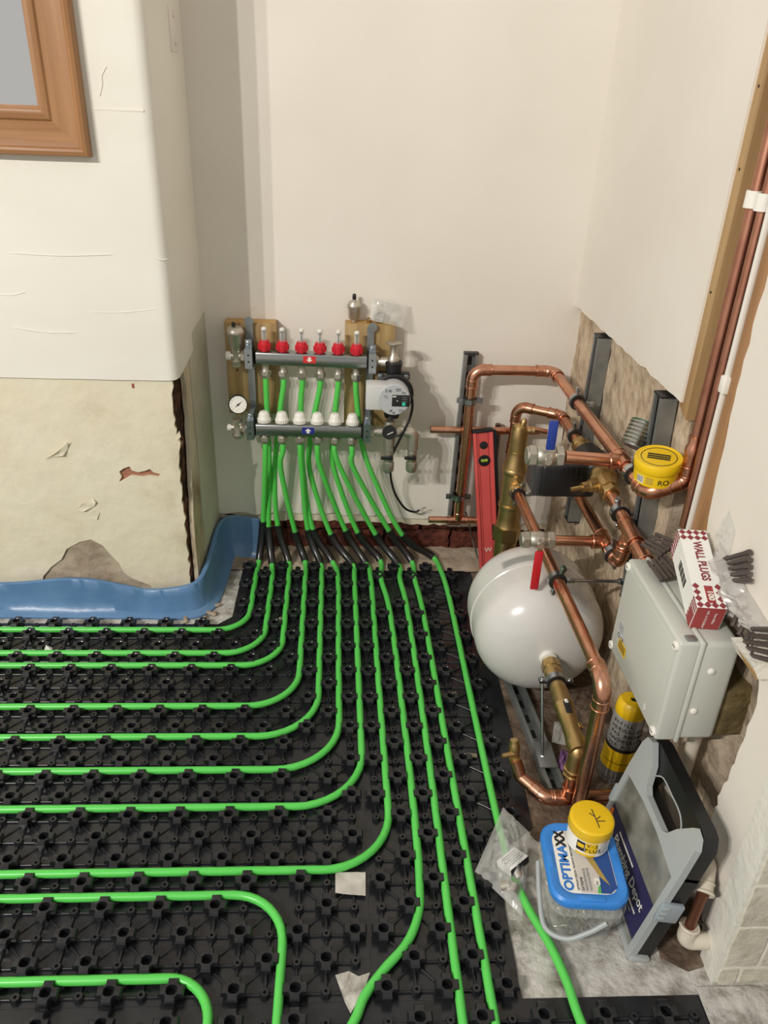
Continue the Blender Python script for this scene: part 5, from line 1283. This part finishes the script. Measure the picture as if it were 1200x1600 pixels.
# black carry handle behind the clear front
hol = [(.050, .215), (.060, .250), (.080, .268), (W_-.080, .268), (W_-.060, .250), (W_-.050, .215)]
hout = [(.004, .205), (.004, .280), (.016, .298), (.030, .302), (W_-.030, .302), (W_-.016, .298), (W_-.004, .280), (W_-.004, .205)]
case_slab(hout, .014, Th-.002, M_blk, 'carry_handle', t, [hol])
MB().tube(cr([F(.052, .218, .0135), F(.062, .252, .0135), F(.084, .2695, .0135), F(W_/2, .271, .0135), F(W_-.084, .2695, .0135), F(W_-.062, .252, .0135)], 6), .0014, 6).build('handle_seam', M_frost2, t)
MB().rbox(F(-.002, .135, .018), (.010, .042, .040), .003, Rf).build('latch', mat('latch_grey', C(150, 160, 166), .35), t)
for k in range(3): MB().rbox(F(-.006, .125+.012*k, .006), (.006, .004, .012), .001, Rf).build('latch_ridge', M_frost2, t)
MB().rbox(F(W_+.002, .135, .018), (.010, .042, .040), .003, Rf).build('latch', mat('latch_grey', C(150, 160, 166), .35), t)
for a in (.006, W_-.010): MB().rbox(F(a, .004, .020), (.022, .012, .036), .003, Rf).build('corner_foot', M_frost2, t)
# compartments glimpsed through the cover, brass fittings inside
for k in range(1, 5): MB().box(F(W_*k/5, .110, .028), (.002, .19, .026), Rf).build('divider', M_blk, t)
for k, (a, u) in enumerate(((.050, .150), (.060, .138), (.150, .165))): MB().lathe(F(a, u, .016), eu, [(0, .006), (.010, .006), (.010, .008), (.016, .008)], 12).build('brass_fitting', M_copper, t)
# printed band
band = case_slab([(.006, .028), (W_-.006, .028), (W_-.006, .120), (.006, .120)], .0028, .0040, M_navy, 'printed_band', t)
fx2 = -ey
def ftext(s_, size, a, u, m, **kw): text(s_, size, F(a, u, .0022), -ey, eu, m, band, **kw)
ftext('Plumbing Depot', .0265, W_-.062, .086, M_white, bold=.0003, sx=.86)
MB().box(F(W_-.105, .106, .0022), (.075, .0035, .0008), Rf).build('print_line', M_white, band)
for k in range(3): MB().box(F(W_-.155+.006*k, .062-.0095*k, .0022), (.095-.012*k, .0038, .0008), Rf).build('print_line', M_greyprint if k else M_white, band)
MB().box(F(W_-.150, .035, .0022), (.030, .004, .0008), Rf).build('white_bar', M_white, band)
case_slab([(W_-.040, .033), (W_-.018, .033), (W_-.018, .053), (W_-.040, .053)], .0018, .0026, M_white, 'picture_block', band)
case_slab([(W_-.028, .092), (W_-.010, .092), (W_-.013, .112), (W_-.022, .116)], .0018, .0026, M_orange, 'logo_block', band)
case_slab([(W_-.026, .092), (W_-.018, .092), (W_-.018, .104), (W_-.026, .104)], .0012, .0017, M_stickred, 'logo_block', band)

# ------------------------------------------------------------------ white push-fit elbows at the wall foot
t = thing('radiator_tails', (.62, .82, .0), 'white push-fit elbows with brown copper tail at the wall foot', 'pipe')
A1, A2, A3 = PX(1096, 1345, .622), PX(1101, 1362, .618), PX(1099, 1395, .604)
l1, _ = fillet([A1+V((-.02, .045, .015)), A2+V((.004, .006, .014)), A3], .018, 8)
MB().tube(l1, .0150, 20).ring(l1[-1], l1[-1]-l1[-2], .0155, .0030, 22, 6).ring(l1[-1].lerp(l1[-2], .4), l1[-1]-l1[-2], .0150, .0022, 22, 6).build('upper_elbow', M_offwhite, t)
B1 = PX(1074, 1455, .592)
MB().tube([A3, B1], .0088, 16).build('copper_tail', mat('brown_copper', C(128, 84, 66), .45, .8), t)
dB = (B1-A3).normalized()
l2, _ = fillet([B1-dB*.012, B1+dB*.022, B1+dB*.020+V((.060, .0, -.004))], .014, 8)
MB().tube(l2, .0145, 18).ring(l2[0], dB, .0148, .003, 22, 6).ring(l2[-1]-V((.006, 0, 0)), (1, 0, 0), .0150, .0020, 22, 6).ring(l2[-1]-V((.014, 0, 0)), (1, 0, 0), .0150, .0020, 22, 6).build('lower_elbow', M_offwhite, t)
MB().tube([l2[-1], l2[-1]+V((.03, 0, 0))], .008, 14).build('pipe_stub', mat('dull_lead', C(120, 116, 110), .5, .6), t)
MB().tube([V((.622, .90, .045)), V((.655, .885, .050))], .016, 18).ring(V((.64, .892, .047)), (1, -.4, 0), .0165, .002, 20, 6).build('rear_elbow', M_offwhite, t)

# ------------------------------------------------------------------ clear bag with boxed part on the floor
bq = [PZ(742, 1362, .026), PZ(816, 1432, .010), PZ(828, 1302, .030), PZ(786, 1262, .026)]
bag('parts_bag', bq, .010, .034, M_bag, 'clear plastic parts bag lying on the pipe beside screw tub', 21, 22)
pbx = PZ(801, 1346, .030); Rb = Matrix.Rotation(math.radians(38), 3, 'Z') @ Matrix.Rotation(math.radians(-14), 3, 'X')
t = thing('boxed_part', pbx-V((0, 0, .012)), 'small white printed box inside the clear parts bag', 'box')
MB().rbox(pbx, (.050, .036, .016), .001, Rb).build('carton', M_cardw, t)
for k in range(5): MB().box(pbx+Rb @ V((.004, .010-.005*k, .0083)), (.030-.004*(k % 2), .0012, .0004), Rb).build('print_line', M_greyprint, t)
MB().ring(pbx+Rb @ V((-.016, .004, .0084)), Rb @ V((0, 0, 1)), .006, .0005, 18, 4).build('print_ring', M_greyprint, t)
MB().rbox(pbx+Rb @ V((.0, -.0185, .0)), (.050, .0012, .014), .0004, Rb).build('dark_side', M_ink, t)
for k, (u, v) in enumerate(((782, 1385), (800, 1395), (812, 1372))):
    o = MB().lathe(PZ(u, v, .024), (math.cos(k), math.sin(k), .2), [(0, .010), (.016, .010), (.017, .007)], 14).build('bagged_coupler', M_nickel)
    tag(o, ['nickel coupler nearest the pointed bag corner', 'nickel coupler in the middle of the parts bag', 'nickel coupler beside the tub inside the bag'][k], 'fitting', 'couplers inside the parts bag')

# ------------------------------------------------------------------ tape patches, panel hole and small litter
mb = MB(); q = [PZ(u, v, .0062) for u, v in ((524, 1365), (571, 1365), (571, 1402), (524, 1398))]; q = [p_+V((0, 0, .0042)) for p_ in q]; mb.grid(lambda u, v: q[0].lerp(q[1], u).lerp(q[3].lerp(q[2], u), v)+V((0, 0, .0012*nz((u*5, v*5, 0)))), 8, 8)
tag(mb.build('tape_square', M_tape, fixn=False), 'square of pale tape stuck over the panel seam', 'tape')
pts_ = [PZ(u, v, 0) for u, v in ((524, 1528), (545, 1522), (560, 1530), (578, 1524), (570, 1548), (558, 1570), (548, 1588), (540, 1572), (534, 1556))]
mb = MB(); mb.slab([(p.x, p.y) for p in pts_], [], (0, 0, 0), (1, 0, 0), (0, 1, 0), .0055, .0085)
tag(mb.build('panel_hole_patch', M_conc), 'concrete showing through a hole in the panel beside the bending pipe', 'tape')  # concrete-coloured slab standing in for a hole in the panel
pts_ = [PZ(u, v, 0) for u, v in ((536, 1130), (566, 1130), (566, 1156), (540, 1152))]
mb = MB(); mb.slab([(p.x, p.y) for p in pts_], [], (0, 0, 0), (1, 0, 0), (0, 1, 0), .004, .0072)
tag(mb.build('brown_tape', mat('brown_tape', C(62, 58, 50), .25)), 'dark shiny tape patch on the panel among pipes', 'tape')
mb = MB(); q0 = PZ(74, 1014, .022); mb.add([q0+V((-.012, 0, -.010)), q0+V((.012, .002, -.010)), q0+V((.006, .014, -.006)), q0+V((-.004, .006, .008))], [(0, 1, 3), (1, 2, 3), (2, 0, 3), (0, 2, 1)])
tag(mb.build('paint_chip', M_cardw, angle=5), 'pale paint chip lying on the panel below the foam', 'debris')
lit = [(438, 968, 'tiny pale crumb on the panel between the upper pipes'), (712, 1085, 'pale scrap on the panel left of the white tank'), (735, 1180, 'thin pale splinter by the longest right-hand pipe'), (340, 945, 'small yellow crumb at the foam corner')]
for k, (u, v, lab_) in enumerate(lit):
    p = PZ(u, v, .008); mb = MB(); mb.rbox(p, (.010, .016 if k != 2 else .03, .006), .0015, Matrix.Rotation(k*.7, 3, 'Z'), 1); tag(mb.build('plaster_crumb', M_mortar), lab_, 'debris', 'plaster crumbs')
for k, (u, v) in enumerate(((300, 962), (318, 966), (290, 968), (330, 958))):
    p = PZ(u, v, .006); mb = MB(); mb.rbox(p, (.016+.006*k, .012, .008), .003, Matrix.Rotation(k*.9, 3, 'Z'), 1)
    tag(mb.build('plaster_crumb', M_mortar), ['mortar lump left in the row below foam corner', 'mortar lump in the middle below foam corner', 'leftmost mortar lump below the foam corner', 'largest mortar lump below the foam corner'][k], 'debris', 'plaster crumbs')
bag('purple_wrapper', [PZ(868, 1205, .012), PZ(886, 1212, .012), PZ(894, 1180, .012), PZ(876, 1172, .012)], .006, .022, M_purple, 'crumpled purple wrapper beside the brass elbow', 31, 12)
bag('film_scrap', [PZ(862, 1160, .012), PZ(884, 1165, .012), PZ(886, 1130, .012), PZ(866, 1128, .012)], .006, .016, M_bag, 'scrap of clear film by the floor rail', 33, 12)

# ------------------------------------------------------------------ framed mirror on the chimney breast
xr, zb_, fw, th = -.548, 1.170, .095, .030
xl, zt_ = -1.30, 1.98
t = thing('framed_mirror', ((xl+xr)/2, 1.84, zb_), 'oak framed mirror hanging at the upper left', 'mirror')
prof = [(0, 0), (0, .020), (.003, .025), (.010, .027), (.015, .025), (.018, .021), (.022, .0205), (.062, .023), (.066, .0235), (.070, .028), (.078, .030), (.086, .028), (.092, .020), (.095, .012), (.095, 0)]
def member(a, b_, ina, inb, m):
    mb = MB(); n_ = len(prof)
    for e, iv in ((a, ina), (b_, inb)):
        for w_, h_ in prof: mb.v.append(V((e[0]+iv[0]*w_, 1.838-h_, e[1]+iv[1]*w_)))
    for i in range(n_-1): mb.f.append((i, i+1, n_+i+1, n_+i))
    return mb.build('frame_member', m, t, angle=30)
member((xl, zb_), (xr, zb_), (1, 1), (-1, 1), M_frameh); member((xr, zb_), (xr, zt_), (-1, 1), (-1, -1), M_frame)
member((xr, zt_), (xl, zt_), (-1, -1), (1, -1), M_frameh); member((xl, zt_), (xl, zb_), (1, -1), (1, 1), M_frame)
MB().add([(xl+fw, 1.829, zb_+fw), (xr-fw, 1.829, zb_+fw), (xr-fw, 1.829, zt_-fw), (xl+fw, 1.829, zt_-fw)], [(0, 1, 2, 3)]).build('mirror_glass', M_mirror, t)

# ------------------------------------------------------------------ lettering to mesh
dg = bpy.context.evaluated_depsgraph_get()
for ob in TEXTS:
    me = bpy.data.meshes.new_from_object(ob.evaluated_get(dg))
    nb_ = bpy.data.objects.new('lettering', me); nb_.parent = ob.parent; nb_.matrix_basis = ob.matrix_basis
    COL.objects.link(nb_); bpy.data.objects.remove(ob)
